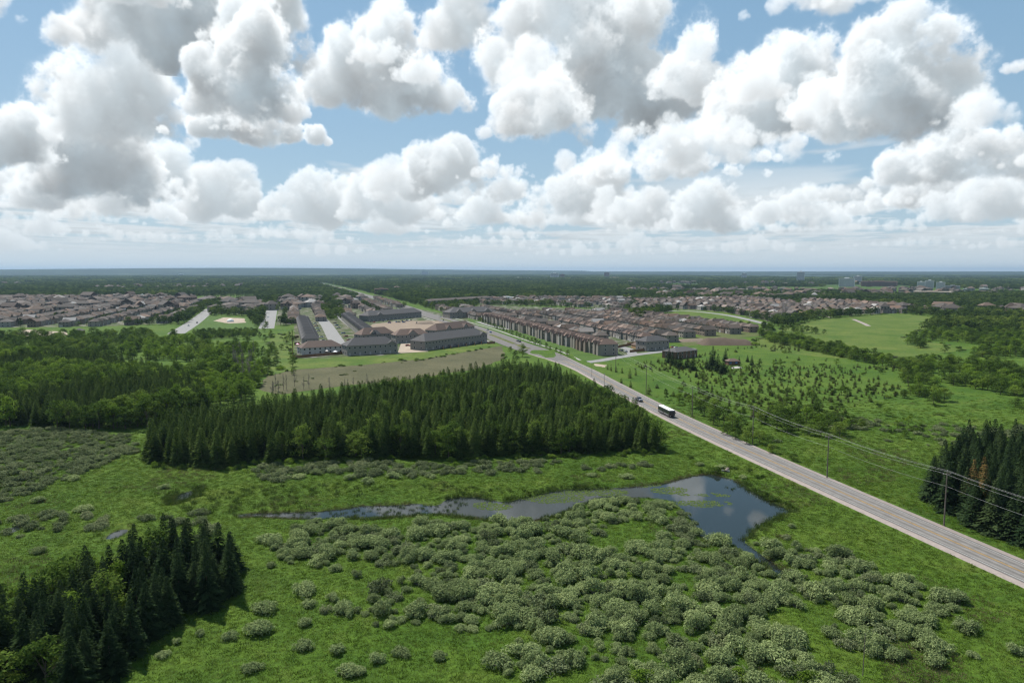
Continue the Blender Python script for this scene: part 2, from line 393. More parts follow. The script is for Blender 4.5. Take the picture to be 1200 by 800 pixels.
def pond_sd(x, y):
    """signed distance to open water, negative in it"""
    x = np.asarray(x, float); y = np.asarray(y, float)
    d = seg_dist(x, y, np.vstack([POND, POND[:1]])); d = np.where(inside(x, y, POND), -d, d)
    d = d + (1.3+1.5*np.clip((12-x)/30, 0, 1))*fbm2(x, y, 2.6, 3, 3) - .8*np.clip((9-x)/20, 0, 1)
    d = np.minimum(d, seg_dist(x, y, CHANNEL)-1.1)
    for (a, b, r) in POOLS: d = np.minimum(d, np.hypot((x-a), (y-b)*0.5)-r)
    return d
def height(x, y):
    x = np.asarray(x, float); y = np.asarray(y, float)
    near = np.clip((360-y)/80, 0, 1)
    z = near*(0.22*fbm2(x, y, 4, 9, 4)+0.10)
    rd = seg_dist(x, y, ROAD[ROAD[:,1] < 520]); k = np.clip((15-rd)/7.5, 0, 1); k = k*k*(3-2*k)
    z = z*(1-k) + 0.42*k
    sd = pond_sd(x, y) if np.any((y < 235) & (y > 110)) else np.full(x.shape, 99.)
    w = np.clip((2.2-sd)/3.2, 0, 1); z = z*(1-w) + (-0.75)*w
    return z
def grade(parts):
    out = []
    for a, b, s in parts: out.append(np.arange(a, b, s))
    return np.concatenate(out+[[parts[-1][1]]])
gx = np.concatenate([-np.geomspace(30000, 145, 46), grade([(-140, 130, 1.6)]), np.geomspace(136, 30000, 46)])
gy = np.concatenate([[-30000,-12000,-5000,-2000,-900,-400,-180,-60,10,50], grade([(70, 236, 1.5), (236, 380, 3.0)]), np.geomspace(386, 30000, 60)])
X, Y = np.meshgrid(gx, gy, indexing='ij')
Zg = height(X, Y)
nx_, ny_ = X.shape
idx = np.arange(nx_*ny_).reshape(nx_, ny_)
quads = np.stack([idx[:-1,:-1], idx[1:,:-1], idx[1:,1:], idx[:-1,1:]], -1).reshape(-1, 4)

def ground_material():
    m, nt, out = nodes('meadow_grass'); p = world_pos(nt)
    big = noise(nt, 0.02, 6, 0.6, p); mid = noise(nt, 0.07, 6, 0.6, p, 0.6); fine = noise(nt, 0.9, 5, 0.7, p)
    c = ramp(nt, mid, [(0.26, (0.024,0.053,0.006)), (0.42, (0.038,0.081,0.008)), (0.56, (0.062,0.110,0.011)), (0.75, (0.105,0.126,0.025))])
    c = mix(nt, c, ramp(nt, big, [(0.33, (0.028,0.071,0.007)), (0.67, (0.078,0.120,0.017))]), 0.5)
    st = noise(nt, 0.16, 7, 0.72, p, 1.0)
    c = mix(nt, c, (0.085,0.074,0.040), ramp(nt, st, [(0.62, (0,0,0)), (0.74, (0.55,0.55,0.55))]))       # dead sedge
    c = mix(nt, c, ramp(nt, fine, [(0.25, (0.50,0.50,0.48)), (0.5, (0.95,0.95,0.95)), (0.75, (1.5,1.45,1.35))]), 0.9, 'MULTIPLY')
    at = nt.nodes.new('ShaderNodeAttribute'); at.attribute_name = 'mud'
    c = mix(nt, c, (0.045,0.038,0.024), at.outputs['Fac'])
    at2 = nt.nodes.new('ShaderNodeAttribute'); at2.attribute_name = 'town'
    c = mix(nt, c, ramp(nt, noise(nt, 0.0022, 5, 0.6, p), [(0.45, (0.018,0.036,0.014)), (0.62, (0.030,0.052,0.018)), (0.70, (0.075,0.10,0.04))]), at2.outputs['Fac'])
    pbr(nt, out, c, 0.95, 0.1, bump=fine, bstr=0.9, bdist=0.35); return m
gm = new_mesh('ground', np.stack([X.ravel(), Y.ravel(), Zg.ravel()], 1), quads, ground_material(), smooth=True)
sdv = np.where((Y < 240) & (Y > 110) & (np.abs(X) < 140), pond_sd(X, Y), 99.0)
a_ = gm.attributes.new('mud', 'FLOAT', 'POINT'); a_.data.foreach_set('value', np.clip((0.9-sdv)/1.2, 0, 1).ravel().astype(np.float32))
a_ = gm.attributes.new('town', 'FLOAT', 'POINT'); a_.data.foreach_set('value', np.clip((np.hypot(X, Y)-2400)/2000, 0, 1).ravel().astype(np.float32))
ground = obj('ground', gm); tag(ground, 'green meadow and marsh ground reaching to the horizon', kind='structure')

# water
def water_material():
    m, nt, out = nodes('still_water'); p = world_pos(nt)
    b = pbr(nt, out, (0.012,0.017,0.016), 0.02, 0.5, bump=noise(nt, 1.1, 3, 0.5, p), bstr=0.025, bdist=0.05)
    b.inputs['IOR'].default_value = 1.33; return m
wx = np.arange(-150, 110, 6.0); wy = np.arange(130, 228, 6.0)
WX, WY = np.meshgrid(wx, wy, indexing='ij'); wi = np.arange(WX.size).reshape(WX.shape)
wq = np.stack([wi[:-1,:-1], wi[1:,:-1], wi[1:,1:], wi[:-1,1:]], -1).reshape(-1, 4)
sdw = pond_sd(WX, WY); keep = (np.minimum.reduce([sdw[:-1,:-1], sdw[1:,:-1], sdw[1:,1:], sdw[:-1,1:]]) < 6).ravel()
water = obj('pond_water', new_mesh('pond_water', np.stack([WX.ravel(), WY.ravel(), np.full(WX.size, -0.34)], 1), wq[keep], water_material()))
tag(water, 'dark still pond reflecting the clouds', kind='structure')

# roads
def offset_line(line, off):
    d = np.gradient(line, axis=0); d /= np.linalg.norm(d, axis=1)[:, None]
    n = np.stack([d[:,1], -d[:,0]], 1)             # to the right of travel
    off = np.broadcast_to(np.asarray(off, float), (len(line),))
    return line+n*off[:, None]
def ribbon(name, line, l, r, z, mat, skirt=0.0):
    L, Rr = offset_line(line, l), offset_line(line, r); n = len(line)
    z = np.broadcast_to(np.asarray(z, float), (n,))
    V = np.vstack([np.c_[L, z], np.c_[Rr, z]]); i = np.arange(n-1)
    F = np.stack([i, i+n, i+n+1, i+1], 1)
    if skirt:
        V = np.vstack([V, np.c_[offset_line(line, np.asarray(l)-skirt*1.5), z-skirt], np.c_[offset_line(line, np.asarray(r)+skirt*1.5), z-skirt]])
        F = np.vstack([F, np.stack([i+2*n, i, i+1, i+2*n+1], 1), np.stack([i+n, i+3*n, i+3*n+1, i+n+1], 1)])
    return obj(name, new_mesh(name, V, F, mat))
def road_mat(name, c, tracks=False, sc=0.35):
    m, nt, out = nodes(name); p = world_pos(nt)
    a = noise(nt, sc, 6, 0.65, p, 0.8); f = noise(nt, 9.0, 3, 0.7, p)
    cc = ramp(nt, a, [(0.3, tuple(x*0.84 for x in c)), (0.7, tuple(x*1.14 for x in c))])
    cc = mix(nt, cc, ramp(nt, f, [(0.3, (0.82,0.82,0.82)), (0.7, (1.14,1.14,1.14))]), 1.0, 'MULTIPLY')
    pbr(nt, out, cc, 0.9, 0.2, bump=f, bstr=0.25, bdist=0.02); return m
M_ASPH = road_mat('worn_asphalt', (0.120,0.112,0.104)); M_GRAV = road_mat('gravel', (0.241,0.205,0.184), sc=0.8); M_TRACK = road_mat('worn_wheel_path', (0.172,0.161,0.150))
M_CONC = road_mat('pale_concrete', (0.294,0.283,0.259)); M_STREET = road_mat('pale_street_asphalt', (0.199,0.196,0.189))
M_WHITE = plain('white_road_paint', (0.34,0.34,0.33), 0.7, var=0.25, scale=0.9); M_YEL = plain('yellow_road_paint', (0.38,0.22,0.045), 0.7, var=0.25, scale=0.9)
ry = ROAD[:,1]
def sstep(a, b, x): t = np.clip((x-a)/(b-a), 0, 1); return t*t*(3-2*t)
wide = sstep(432, 545, ry); zroad = 0.60 - 0.42*sstep(420, 560, ry)
hwL, hwR = -(4.4+wide*7.6), 4.4+wide*7.6
near_ = ROAD[ry < 520]; zn = zroad[ry < 520]
tag(ribbon('gravel_shoulder', near_, -5.9-wide[ry < 520]*6.4, 5.9+wide[ry < 520]*6.4, zn, M_GRAV, skirt=0.25), 'pinkish gravel shoulders along both edges of the road', kind='structure')
road = ribbon('road', ROAD, hwL, hwR, zroad+0.02, M_ASPH); tag(road, 'grey asphalt road running diagonally towards the town', kind='structure')
k4 = ry < 470
for off in (-2.75, -1.05, 1.05, 2.75):
    ribbon('wheel_path', ROAD[k4], off-0.42, off+0.42, zroad[k4]+0.026, M_TRACK, 0).parent = road
for off in (-0.16, 0.16): ribbon('centre_line', ROAD[k4], off-0.065, off+0.065, zroad[k4]+0.032, M_YEL).parent = road
for s in (-1, 1): ribbon('edge_line', ROAD[k4], s*3.65-0.075, s*3.65+0.075, zroad[k4]+0.032, M_WHITE).parent = road
M_LAWN = None
def lawn_mat(name, a, b, sc=0.08, fs=0.9):
    m, nt, out = nodes(name); p = world_pos(nt); f = noise(nt, fs, 5, 0.7, p)
    c = ramp(nt, noise(nt, sc, 5, 0.6, p, 0.4), [(0.35, a), (0.65, b)])
    c = mix(nt, c, ramp(nt, f, [(0.25, (0.6,0.6,0.6)), (0.75, (1.35,1.35,1.35))]), 1.0, 'MULTIPLY')
    pbr(nt, out, c, 0.95, 0.1, bump=f, bstr=0.7, bdist=0.2); return m
M_LAWN = lawn_mat('mown_lawn', (0.042,0.082,0.014), (0.062,0.105,0.022)); M_MEDIAN = lawn_mat('dry_verge', (0.065,0.083,0.024), (0.105,0.105,0.04))
for a, b in [(548,575),(585,668),(690,790),(805,900)]:
    k = (ry > a-4) & (ry < b+4); ribbon('median', ROAD[k], -1.8, 1.8, zroad[k]+0.15, M_MEDIAN, skirt=0.14).parent = road
def sheet(name, pg, z, mat, label, kind='structure', rag=0.0, sub=0):
    pg = np.asarray(pg, float)
    if rag:
        out = []
        for i in range(len(pg)):
            a, b = pg[i], pg[(i+1) % len(pg)]; n = max(1, int(np.linalg.norm(b-a)/(rag*4)))
            for k in range(n): out.append(a+(b-a)*k/n + (rng.uniform(-rag, rag, 2) if k or sub else 0))
        pg = np.array(out)
    me = bpy.data.meshes.new(name); me.from_pydata([(x, y, z) for x, y in pg], [], [tuple(range(len(pg)))]); me.materials.append(mat); me.update()
    if me.polygons[0].normal.z < 0: me.flip_normals()
    o = obj(name, me); tag(o, label, kind=kind); return o
k = (ry > 455) & (ry < 900)
tag(ribbon('lawn_verge', ROAD[k], hwR[k]+0.3, hwR[k]+27, zroad[k]*0+0.05, M_LAWN), 'strip of front lawns beside the town road', kind='structure')
tag(ribbon('pavement', ROAD[k], hwR[k]+5.2, hwR[k]+7.2, zroad[k]*0+0.09, M_CONC), 'pale pavement beside the front lawns', kind='structure')
k = (ry > 590) & (ry < 1200)
tag(ribbon('lawn_verge', ROAD[k], hwL[k]-9, hwL[k]-0.3, zroad[k]*0+0.05, M_LAWN), 'grass verge on the far side of the town road', kind='structure')
tag(ribbon('pavement', ROAD[k], hwL[k]-5.2, hwL[k]-3.4, zroad[k]*0+0.09, M_CONC), 'pale pavement across the town road', kind='structure')
# fields and bare ground
M_STUB = lawn_mat('stubble_field', (0.060,0.061,0.030), (0.088,0.083,0.044), 0.03, 0.6)
M_DIRT = road_mat('bare_dirt', (0.194,0.148,0.106), sc=0.08); M_SAND = road_mat('pale_sand', (0.294,0.238,0.182), sc=0.08)
M_FIELD = lawn_mat('bright_field', (0.046,0.086,0.011), (0.092,0.120,0.024), 0.035, 0.4); M_HAY = lawn_mat('olive_field', (0.062,0.082,0.024), (0.09,0.098,0.036), 0.02, 0.7)
sheet('field', poly((304,456),(312,441),(345,433),(420,428),(500,420),(588,405),(592,420),(560,432),(470,446),(400,452),(330,462)), 0.03, M_STUB, 'tan stubble field in front of the townhouses', rag=1.2)
sheet('verge', poly((312,441),(318,392),(345,388),(345,422),(405,418),(470,416),(500,411),(575,402),(588,405),(500,420),(420,428),(345,433)), 0.06, M_FIELD, 'bright green strip behind the townhouse fences', rag=1.0)
sheet('dirt_lot', poly((425,391),(436,380),(470,376),(520,376),(528,380),(505,386),(480,392),(460,396)), 0.10, M_DIRT, 'bare dirt building lot among the townhouses', rag=1.5)
sheet('driveway', poly((466,414),(470,402),(492,400),(502,412)), 0.11, M_SAND, 'sandy drive between two townhouse blocks')
sheet('field', poly((905,412),(880,404),(905,388),(960,374),(1050,367),(1105,372),(1085,384),(1060,396),(1100,402),(1130,410),(1060,420),(980,420)), 0.03, M_FIELD, 'bright green field behind the hedgerow on the right', rag=2)
sheet('field', poly((762,372),(800,362),(850,366),(900,378),(880,388),(800,386),(770,380)), 0.03, M_FIELD, 'park lawn among the far houses', rag=2)
sheet('field', poly((790,400),(840,390),(900,386),(905,392),(850,398),(805,406)), 0.04, M_HAY, 'olive rough ground around the soil heap', rag=2)
sheet('park_lawn', poly((215,386),(240,370),(290,372),(300,384),(285,390)), 0.04, M_LAWN, 'small park lawn beside the pale street', rag=1)
sheet('playground_sand', poly((250,376),(262,372),(286,373),(288,378),(268,379)), 0.07, M_SAND, 'sand of the playground in the small park', rag=1)
sheet('dirt_lot', poly((12,394),(30,386),(78,389),(80,392),(40,396)), 0.05, M_SAND, 'sandy lot at the edge of the left suburb', rag=1)
def street(name, pts, w, label, mat=M_STREET, z=0.07, parent=None):
    o = ribbon(name, smooth_line([P(*p) for p in pts], 8), -w/2, w/2, z, mat); tag(o, label, kind='structure'); return o
street('side_street', [(655,429),(672,426),(700,423),(735,417),(775,412),(812,408)], 8.5, 'pale side street branching off the road', M_STREET, 0.12)
street('side_street', [(742,416),(736,409),(722,405),(700,398)], 7.5, 'pale street curving behind the townhouse row', M_STREET, 0.125)
street('street', [(206,391),(228,377),(247,362)], 16, 'broad pale street climbing away at the left suburb')
street('street', [(312,385),(316,372),(319,362)], 16, 'straight pale street left of the townhouses')
street('street', [(402,412),(392,396),(383,381),(377,374)], 13, 'pale street between the townhouse rows')
street('street', [(412,382),(392,366),(383,358)], 9, 'narrow pale street behind the townhouses')
street('street', [(560,377),(590,385),(640,388),(690,388)], 7, 'street behind the long townhouse row')
street('lane', [(770,366),(800,364),(850,369),(900,380)], 10, 'pale lane past the park')
street('gravel_track', [(952,366),(968,371),(976,372)], 6, 'pale track at the edge of the green field', M_GRAV)
street('gravel_track', [(1000,374),(1012,379),(1018,382)], 5, 'short gravel track inside the green field', M_GRAV)
street('far_road', [(333,320.6),(342,322.5),(355,326)], 26, 'pale straight road near the horizon', M_STREET)
# soil heaps
def heap(name, a, b, w, h, mat, label):
    a, b = np.array(P(*a)), np.array(P(*b)); d = b-a; Ln = np.linalg.norm(d); n, m_ = 40, 14
    u = np.linspace(0, 1, n); v = np.linspace(-1, 1, m_); U, Vv = np.meshgrid(u, v, indexing='ij')
    perp = np.array([-d[1], d[0]])/Ln
    bx_ = a[0]+d[0]*U+perp[0]*Vv*w/2; by_ = a[1]+d[1]*U+perp[1]*Vv*w/2
    z = h*np.clip(1-np.abs(Vv)**1.5, 0, 1)*np.clip(np.minimum(U, 1-U)*6, 0, 1)**0.8*(0.75+0.35*fbm2(bx_, by_, 4, 4)) + 0.25*fbm2(bx_, by_, 1.2, 8)-0.12
    i = np.arange(n*m_).reshape(n, m_); q = np.stack([i[:-1,:-1], i[1:,:-1], i[1:,1:], i[:-1,1:]], -1).reshape(-1, 4)
    o = obj(name, new_mesh(name, np.stack([bx_.ravel(), by_.ravel(), z.ravel()], 1), q, mat, smooth=True)); tag(o, label, 'soil heap'); return o
M_SOIL = road_mat('dark_topsoil', (0.084,0.062,0.044), sc=0.3); M_SOIL2 = road_mat('brown_soil', (0.160,0.124,0.092), sc=0.3)
heap('soil_heap', (818,403), (884,403), 24, 7.5, M_SOIL, 'long dark heap of topsoil in the field')
heap('soil_heap', (792,400), (828,399), 16, 2.5, M_SOIL2, 'low brown heap of soil behind the brick house')
heap('soil_heap', (488,380), (508,379), 14, 3.5, M_SOIL2, 'brown heap of soil on the bare dirt lot')
# far hills
def hills():
    n = 160; az = np.linspace(-60, 60, n); V = []; F = []
    for r_i, (dist, zz) in enumerate([(11000, -5), (14500, 1), (17500, 1.0), (21000, -5)]):
        for i, a in enumerate(az):
            hgt = 68 + 72*math.exp(-((a+19)/16)**2) + 14*fbm2(np.array([a]), np.array([r_i*9.0]), 3.0, 21)[0] + (-14 if a > 6 else 0) + 6*math.exp(-((a+33)/7)**2)
            z = zz if zz < 0 else hgt*(0.86 if r_i == 1 else 1.0)
            V.append((dist*math.sin(R(a)), dist*math.cos(R(a)), z))
    for r_i in range(3):
        for i in range(n-1): b = r_i*n+i; F.append((b, b+1, b+n+1, b+n))
    m, nt, out = nodes('far_wooded_hills'); p = world_pos(nt)
    c = ramp(nt, noise(nt, 0.0012, 6, 0.65, p), [(0.35, (0.010,0.020,0.012)), (0.55, (0.018,0.032,0.014)), (0.70, (0.05,0.066,0.03))])
    pbr(nt, out, c, 0.95, 0.05)
    o = obj('hills', new_mesh('hills', np.array(V), np.array(F), m, smooth=True)); tag(o, 'low wooded hills on the far horizon', kind='structure')
hills()

# ------------------------------------------------------------------ vegetation
M_SPRUCE = leaf_mat('spruce_needles', (0.011,0.024,0.010), (0.038,0.062,0.024), 0.2, 0.25, (0.055,0.064,0.022))
M_SPRUCE2 = leaf_mat('plantation_needles', (0.024,0.050,0.013), (0.084,0.122,0.031), 0.32, 0.28, (0.105,0.130,0.033))
M_BROWN = leaf_mat('browned_needles', (0.075,0.056,0.020), (0.175,0.115,0.042), 0.15, 0.2, (0.16,0.1,0.05))
M_WILLOW = leaf_mat('willow_leaves', (0.120,0.170,0.060), (0.300,0.360,0.160), 0.36, 0.26, (0.26,0.27,0.12))
M_GREY = leaf_mat('grey_scrub_leaves', (0.085,0.118,0.048), (0.200,0.235,0.118), 0.32, 0.3, (0.18,0.165,0.095))
M_BROAD = leaf_mat('broad_leaves', (0.032,0.070,0.013), (0.112,0.175,0.034), 0.40, 0.40, (0.145,0.178,0.03))
M_LIME = leaf_mat('fresh_leaves', (0.070,0.140,0.015), (0.170,0.255,0.038), 0.45, 0.30, (0.19,0.22,0.04))
M_FAR = leaf_mat('far_leaves', (0.024,0.050,0.013), (0.076,0.118,0.030), 0.35, 0.42, (0.115,0.142,0.032))
def stand_patches(m, scale):
    nt = m.node_tree; hs = [n for n in nt.nodes if n.bl_idname == 'ShaderNodeHueSaturation'][0]; oi = [n for n in nt.nodes if n.bl_idname == 'ShaderNodeObjectInfo'][0]
    f = noise(nt, scale, 4, .6, oi.outputs['Location']); old = hs.inputs['Color'].links[0].from_socket
    nt.links.new(mix(nt, old, ramp(nt, f, [(.32, (.55,.62,.62)), (.5, (1,1,1)), (.66, (1.75,1.55,1.1))]), 1.0, 'MULTIPLY'), hs.inputs['Color'])
stand_patches(M_FAR, .006)
M_CEDAR = leaf_mat('cedar_leaves', (0.030,0.046,0.012), (0.075,0.092,0.028), 0.3, 0.35, (0.08,0.065,0.03))
M_SEDGE = leaf_mat('sedge_blades', (0.045,0.094,0.009), (0.101,0.159,0.020), 0.38, 0.38, (0.18,0.17,0.06))
M_REED = leaf_mat('reed_blades', (0.030,0.062,0.011), (0.075,0.112,0.026), 0.3, 0.35, (0.09,0.08,0.04))
M_DRY = leaf_mat('dry_sedge_blades', (0.085,0.072,0.036), (0.17,0.145,0.08), 0.3, 0.3, (0.07,0.09,0.03))
M_DUCK = leaf_mat('duckweed', (0.055,0.085,0.022), (0.085,0.115,0.036), 0.1, 0.2)
M_BARK = plain('bark', (0.085,0.068,0.052), 0.95, 0.05, var=0.3, scale=3); M_DEAD = plain('dead_grey_wood', (0.15,0.135,0.12), 0.95, 0.05, var=0.25, scale=3)

def unit(v): return v/np.maximum(np.linalg.norm(v, axis=-1, keepdims=True), 1e-6)
def cards(C, Nn, a, b, r):
    """leaf quads at C facing about Nn, a long and b wide"""
    n = len(C); t = unit(np.cross(Nn, unit(r.normal(size=(n,3))))); s = np.cross(Nn, t)
    a = np.broadcast_to(np.asarray(a, float), (n,))[:, None]; b = np.broadcast_to(np.asarray(b, float), (n,))[:, None]
    V = np.stack([C-t*a*.5, C+s*b*.5-t*a*.05, C+t*a*.5, C-s*b*.5+t*a*.08], 1).reshape(-1, 3)
    return V, np.arange(4*n).reshape(n, 4)
def join(parts):
    V, F, o = [], [], 0
    for v, f in parts: V.append(v); F.append(f+o); o += len(v)
    return np.vstack(V), np.vstack(F)
def limb(p0, p1, r0, r1, n=6):
    p0, p1 = np.array(p0, float), np.array(p1, float); d = unit(p1-p0); a = unit(np.cross(d, [0.3,0.8,0.5])); c = np.cross(d, a)
    t = np.arange(n)*2*math.pi/n; ring = np.cos(t)[:, None]*a+np.sin(t)[:, None]*c
    V = np.vstack([p0+ring*r0, p1+ring*r1]); i = np.arange(n); j = (i+1) % n
    return V, np.stack([i, j, j+n, i+n], 1)
def spruce(seed, h=1.0, rad=0.19, lev=24, nb=10, fuzz=500, first=0.05, shape=0.9, droop=0.30, cardy=True):
    r = np.random.RandomState(seed); V = []; F = []; o = 0
    for i in range(lev):
        t = first+(1-first)*(i+r.uniform(-.3,.3))/lev; t = min(max(t, 0.02), 0.985)
        rr = rad*(1-t)**shape*(1.06 if i % 2 else 0.92)+0.012
        m = max(4, int(nb*(0.45+0.55*(1-t))))
        for k in range(m):
            a = 2*math.pi*(k+r.uniform(-.35,.35))/m+i*0.7; L = rr*r.uniform(.72, 1.18)
            d = np.array([math.cos(a), math.sin(a), 0]); s = np.array([-d[1], d[0], 0]); z = t*h
            w = L*r.uniform(.26, .40)+0.006; dr = droop*L*r.uniform(.7, 1.3)
            p0 = np.array([0,0,z]); p1 = d*L*.55+[0,0,z-dr*.35]; p2 = d*L+[0,0,z-dr+0.06*L]
            tw = r.uniform(-.25,.25)*w
            V += [p0, p1+s*w*.5+[0,0,-.12*w+tw], p1+[0,0,.05*w], p1-s*w*.5-[0,0,.12*w+tw], p2]
            F += [(o, o+1, o+2, o+2), (o, o+2, o+3, o+3), (o+1, o+4, o+2, o+2), (o+2, o+4, o+3, o+3)]; o += 5
    V = np.array(V); F = np.array(F)[:, :3]; F = np.c_[F, F[:, 2]]
    tri = F[:, :3]
    fz = None
    if fuzz:
        t = r.uniform(first, .97, fuzz)**0.9; a = r.uniform(0, 2*math.pi, fuzz); q = (rad*(1-t)**shape+.008)*r.uniform(.55, 1.08, fuzz)
        C = np.stack([q*np.cos(a), q*np.sin(a), t*h-droop*q*.6], 1); Nn = unit(np.stack([np.cos(a)*.5, np.sin(a)*.5, np.full(fuzz, .8)], 1)+r.normal(size=(fuzz,3))*.35)
        fv, ff = cards(C, Nn, 0.045*(1.2-.6*t), 0.020*(1.2-.6*t), r); fz = (fv, ff)
    if fz is None: return V, [tri]
    return np.vstack([V, fz[0]]), [tri, fz[1]+len(V)]
def crown(seed, clumps, leaves, size, rx=0.42, rz=0.36, cz=0.6, cr=0.17, flat=0.85, up=0.5):
    """clumps of leaves spread through an uneven crown of a tree of height 1"""
    r = np.random.RandomState(seed); parts = []; cen = []
    for i in range(clumps):
        t = r.uniform(0, 1); a = r.uniform(0, 2*math.pi); z0 = cz-rz
        q = rx*math.sin(math.pi*min(.97, .20+.78*t))**.65*math.sqrt(r.uniform(.12, 1))*r.uniform(.8, 1.15)
        c = np.array([q*math.cos(a), q*math.sin(a), z0+cr*.45+t*(2*rz-cr*.6)])
        cen.append(c); rad = cr*r.uniform(.6, 1.3)
        d = unit(r.normal(size=(leaves,3))); d[:, 2] = np.where(d[:, 2] < -.35, -d[:, 2]*.6, d[:, 2])
        C = c+d*rad*np.array([1,1,flat])*r.uniform(.55, 1.05, (leaves,1))
        Nn = unit(d*.9+np.array([0,0,up])+r.normal(size=(leaves,3))*.55)
        parts.append(cards(C, Nn, size*r.uniform(.7,1.4,leaves), size*.62*r.uniform(.7,1.3,leaves), r))
    V, F = join(parts); return V, F, cen
def trunk_limbs(seed, cen, h0=0.30, r0=0.022, nl=6):
    r = np.random.RandomState(seed); top = np.array([r.uniform(-.03,.03), r.uniform(-.03,.03), .62])
    mid = np.array([r.uniform(-.02,.02), r.uniform(-.02,.02), h0])
    parts = [limb((0,0,-.02), mid, r0, r0*.75), limb(mid, top, r0*.75, r0*.25)]
    for c in [cen[i] for i in r.permutation(len(cen))[:nl]]: parts.append(limb(mid+(top-mid)*r.uniform(0,.6), c, r0*.42, r0*.10, 5))
    return join(parts)

# prototypes: (trunk mesh or None, crown mesh); every tree is 1 m tall and scaled in place
PR = {}
def trunk_mesh(r0, top=0.55): v, f = limb((0,0,-.01), (0,0,top), r0, r0*.35); return new_mesh('trunk', v, f, M_BARK)
def add(kind, tr, cr): PR.setdefault(kind, []).append((tr, cr))
for s in range(4):
    V, F = spruce(100+s, rad=[.27,.31,.24,.29][s], shape=1.0, fuzz=700, nb=11); add('spruce', trunk_mesh(.016), new_mesh('crown', V, F, M_SPRUCE))
    V, F = spruce(140+s, rad=[.22,.20,.26,.21][s], lev=22, nb=9, shape=.82, fuzz=700); add('plantation', trunk_mesh(.013), new_mesh('crown', V, F, M_SPRUCE2))
    V, F = spruce(120+s, rad=[.16,.18,.17,.20][s], lev=15, nb=7, fuzz=90, shape=.75); add('spruce_far', trunk_mesh(.013), new_mesh('crown', V, F, M_SPRUCE2))
V, F = spruce(131, rad=.2, lev=22); add('brown_spruce', trunk_mesh(.016), new_mesh('crown', V, F, M_BROWN))
for s in range(3):
    V, F = spruce(160+s, rad=[.24,.28,.21][s], lev=14, nb=9, fuzz=400, shape=.55, droop=-.25, first=.02); add('cedar', trunk_mesh(.02, .4), new_mesh('crown', V, F, M_CEDAR))
for s in range(4):
    V, F, cen = crown(200+s, 30, 48, .055, rx=[.36,.42,.32,.40][s], cz=.53, rz=.44); tv, tf = trunk_limbs(s, cen); add('broadleaf', new_mesh('trunk', tv, tf, M_BARK), new_mesh('crown', V, F, M_BROAD))
    V, F, cen = crown(220+s, 24, 46, .058, rx=[.30,.34,.26,.38][s], cz=.53, rz=.44); tv, tf = trunk_limbs(s+9, cen); add('sapling', new_mesh('trunk', tv, tf, M_BARK), new_mesh('crown', V, F, M_LIME))
    V, F, cen = crown(240+s, 18, 17, .115, rx=[.38,.44,.36,.42][s], cz=.52, rz=.40, cr=.18); tv, tf = trunk_limbs(s+5, cen, nl=2); add('broadleaf_far', new_mesh('trunk', tv, tf, M_BARK), new_mesh('crown', V, F, M_FAR))
def shrub_mesh(seed, lumps, leaves, size, mat, name='foliage', hgt=.62):
    r = np.random.RandomState(seed); parts = []; cs = []
    for i in range(lumps):
        a = r.uniform(0, 2*math.pi); q = math.sqrt(r.uniform(0, 1))*.62; rad = r.uniform(.26, .44)
        z = hgt*(1-q*q*1.1)*r.uniform(.7, 1.05); c = np.array([q*math.cos(a), q*math.sin(a), max(z-rad*.6, .12)]); cs.append(c)
        d = unit(r.normal(size=(leaves,3))); d[:, 2] = np.where(d[:, 2] < -.2, -d[:, 2], d[:, 2])
        C = c+d*rad*r.uniform(.62, 1.06, (leaves,1)); Nn = unit(d*.7+[0,0,.35]+r.normal(size=(leaves,3))*.6)
        parts.append(cards(C, Nn, size*r.uniform(.7,1.5,leaves), size*.48*r.uniform(.7,1.3,leaves), r))
    V, F = join(parts); st = join([limb((0,0,-.02), c*np.array([.9,.9,.9]), .022, .008, 4) for c in cs])
    return new_mesh('stems', st[0], st[1], M_DEAD), new_mesh(name, V, F, mat)
for s in range(5): add('willow', *shrub_mesh(300+s, [13,11,15,9,12][s], 120, .125, M_WILLOW))
for s in range(3): add('willow_far', *shrub_mesh(320+s, 9, 45, .20, M_WILLOW)); add('scrub', *shrub_mesh(330+s, 9, 70, .15, M_GREY, hgt=.5)); add('green_shrub', *shrub_mesh(340+s, 10, 90, .14, M_BROAD, hgt=.8))
for s in range(2): add('lime_shrub', *shrub_mesh(350+s, 10, 90, .15, M_LIME, hgt=.85))
def tuft(seed, n, hgt, spread, wid, mat):
    r = np.random.RandomState(seed); a = r.uniform(0, 2*math.pi, n); q = np.sqrt(r.uniform(0,1,n))*spread
    b = np.stack([q*np.cos(a), q*np.sin(a), np.full(n, -.05)], 1); lean = np.stack([np.cos(a), np.sin(a), np.zeros(n)], 1)*r.uniform(.1,.6,(n,1))*hgt
    tip = b+lean+np.stack([np.zeros(n), np.zeros(n), hgt*r.uniform(.5,1,n)], 1); s = np.stack([-np.sin(a+r.normal(size=n)), np.cos(a), np.zeros(n)], 1)*wid
    V = np.stack([b-s, b+s, tip+s*.3], 1).reshape(-1, 3); return new_mesh('blades', V, np.arange(3*n).reshape(n, 3), mat)
for s in range(2): add('dry', None, tuft(420+s, 60, .5, .9, .04, M_DRY))
for s in range(3): add('sedge', None, tuft(400+s, 80, .36, .85, .035, M_SEDGE)); add('reed', None, tuft(410+s, 40, 1.35, .6, .05, M_REED))
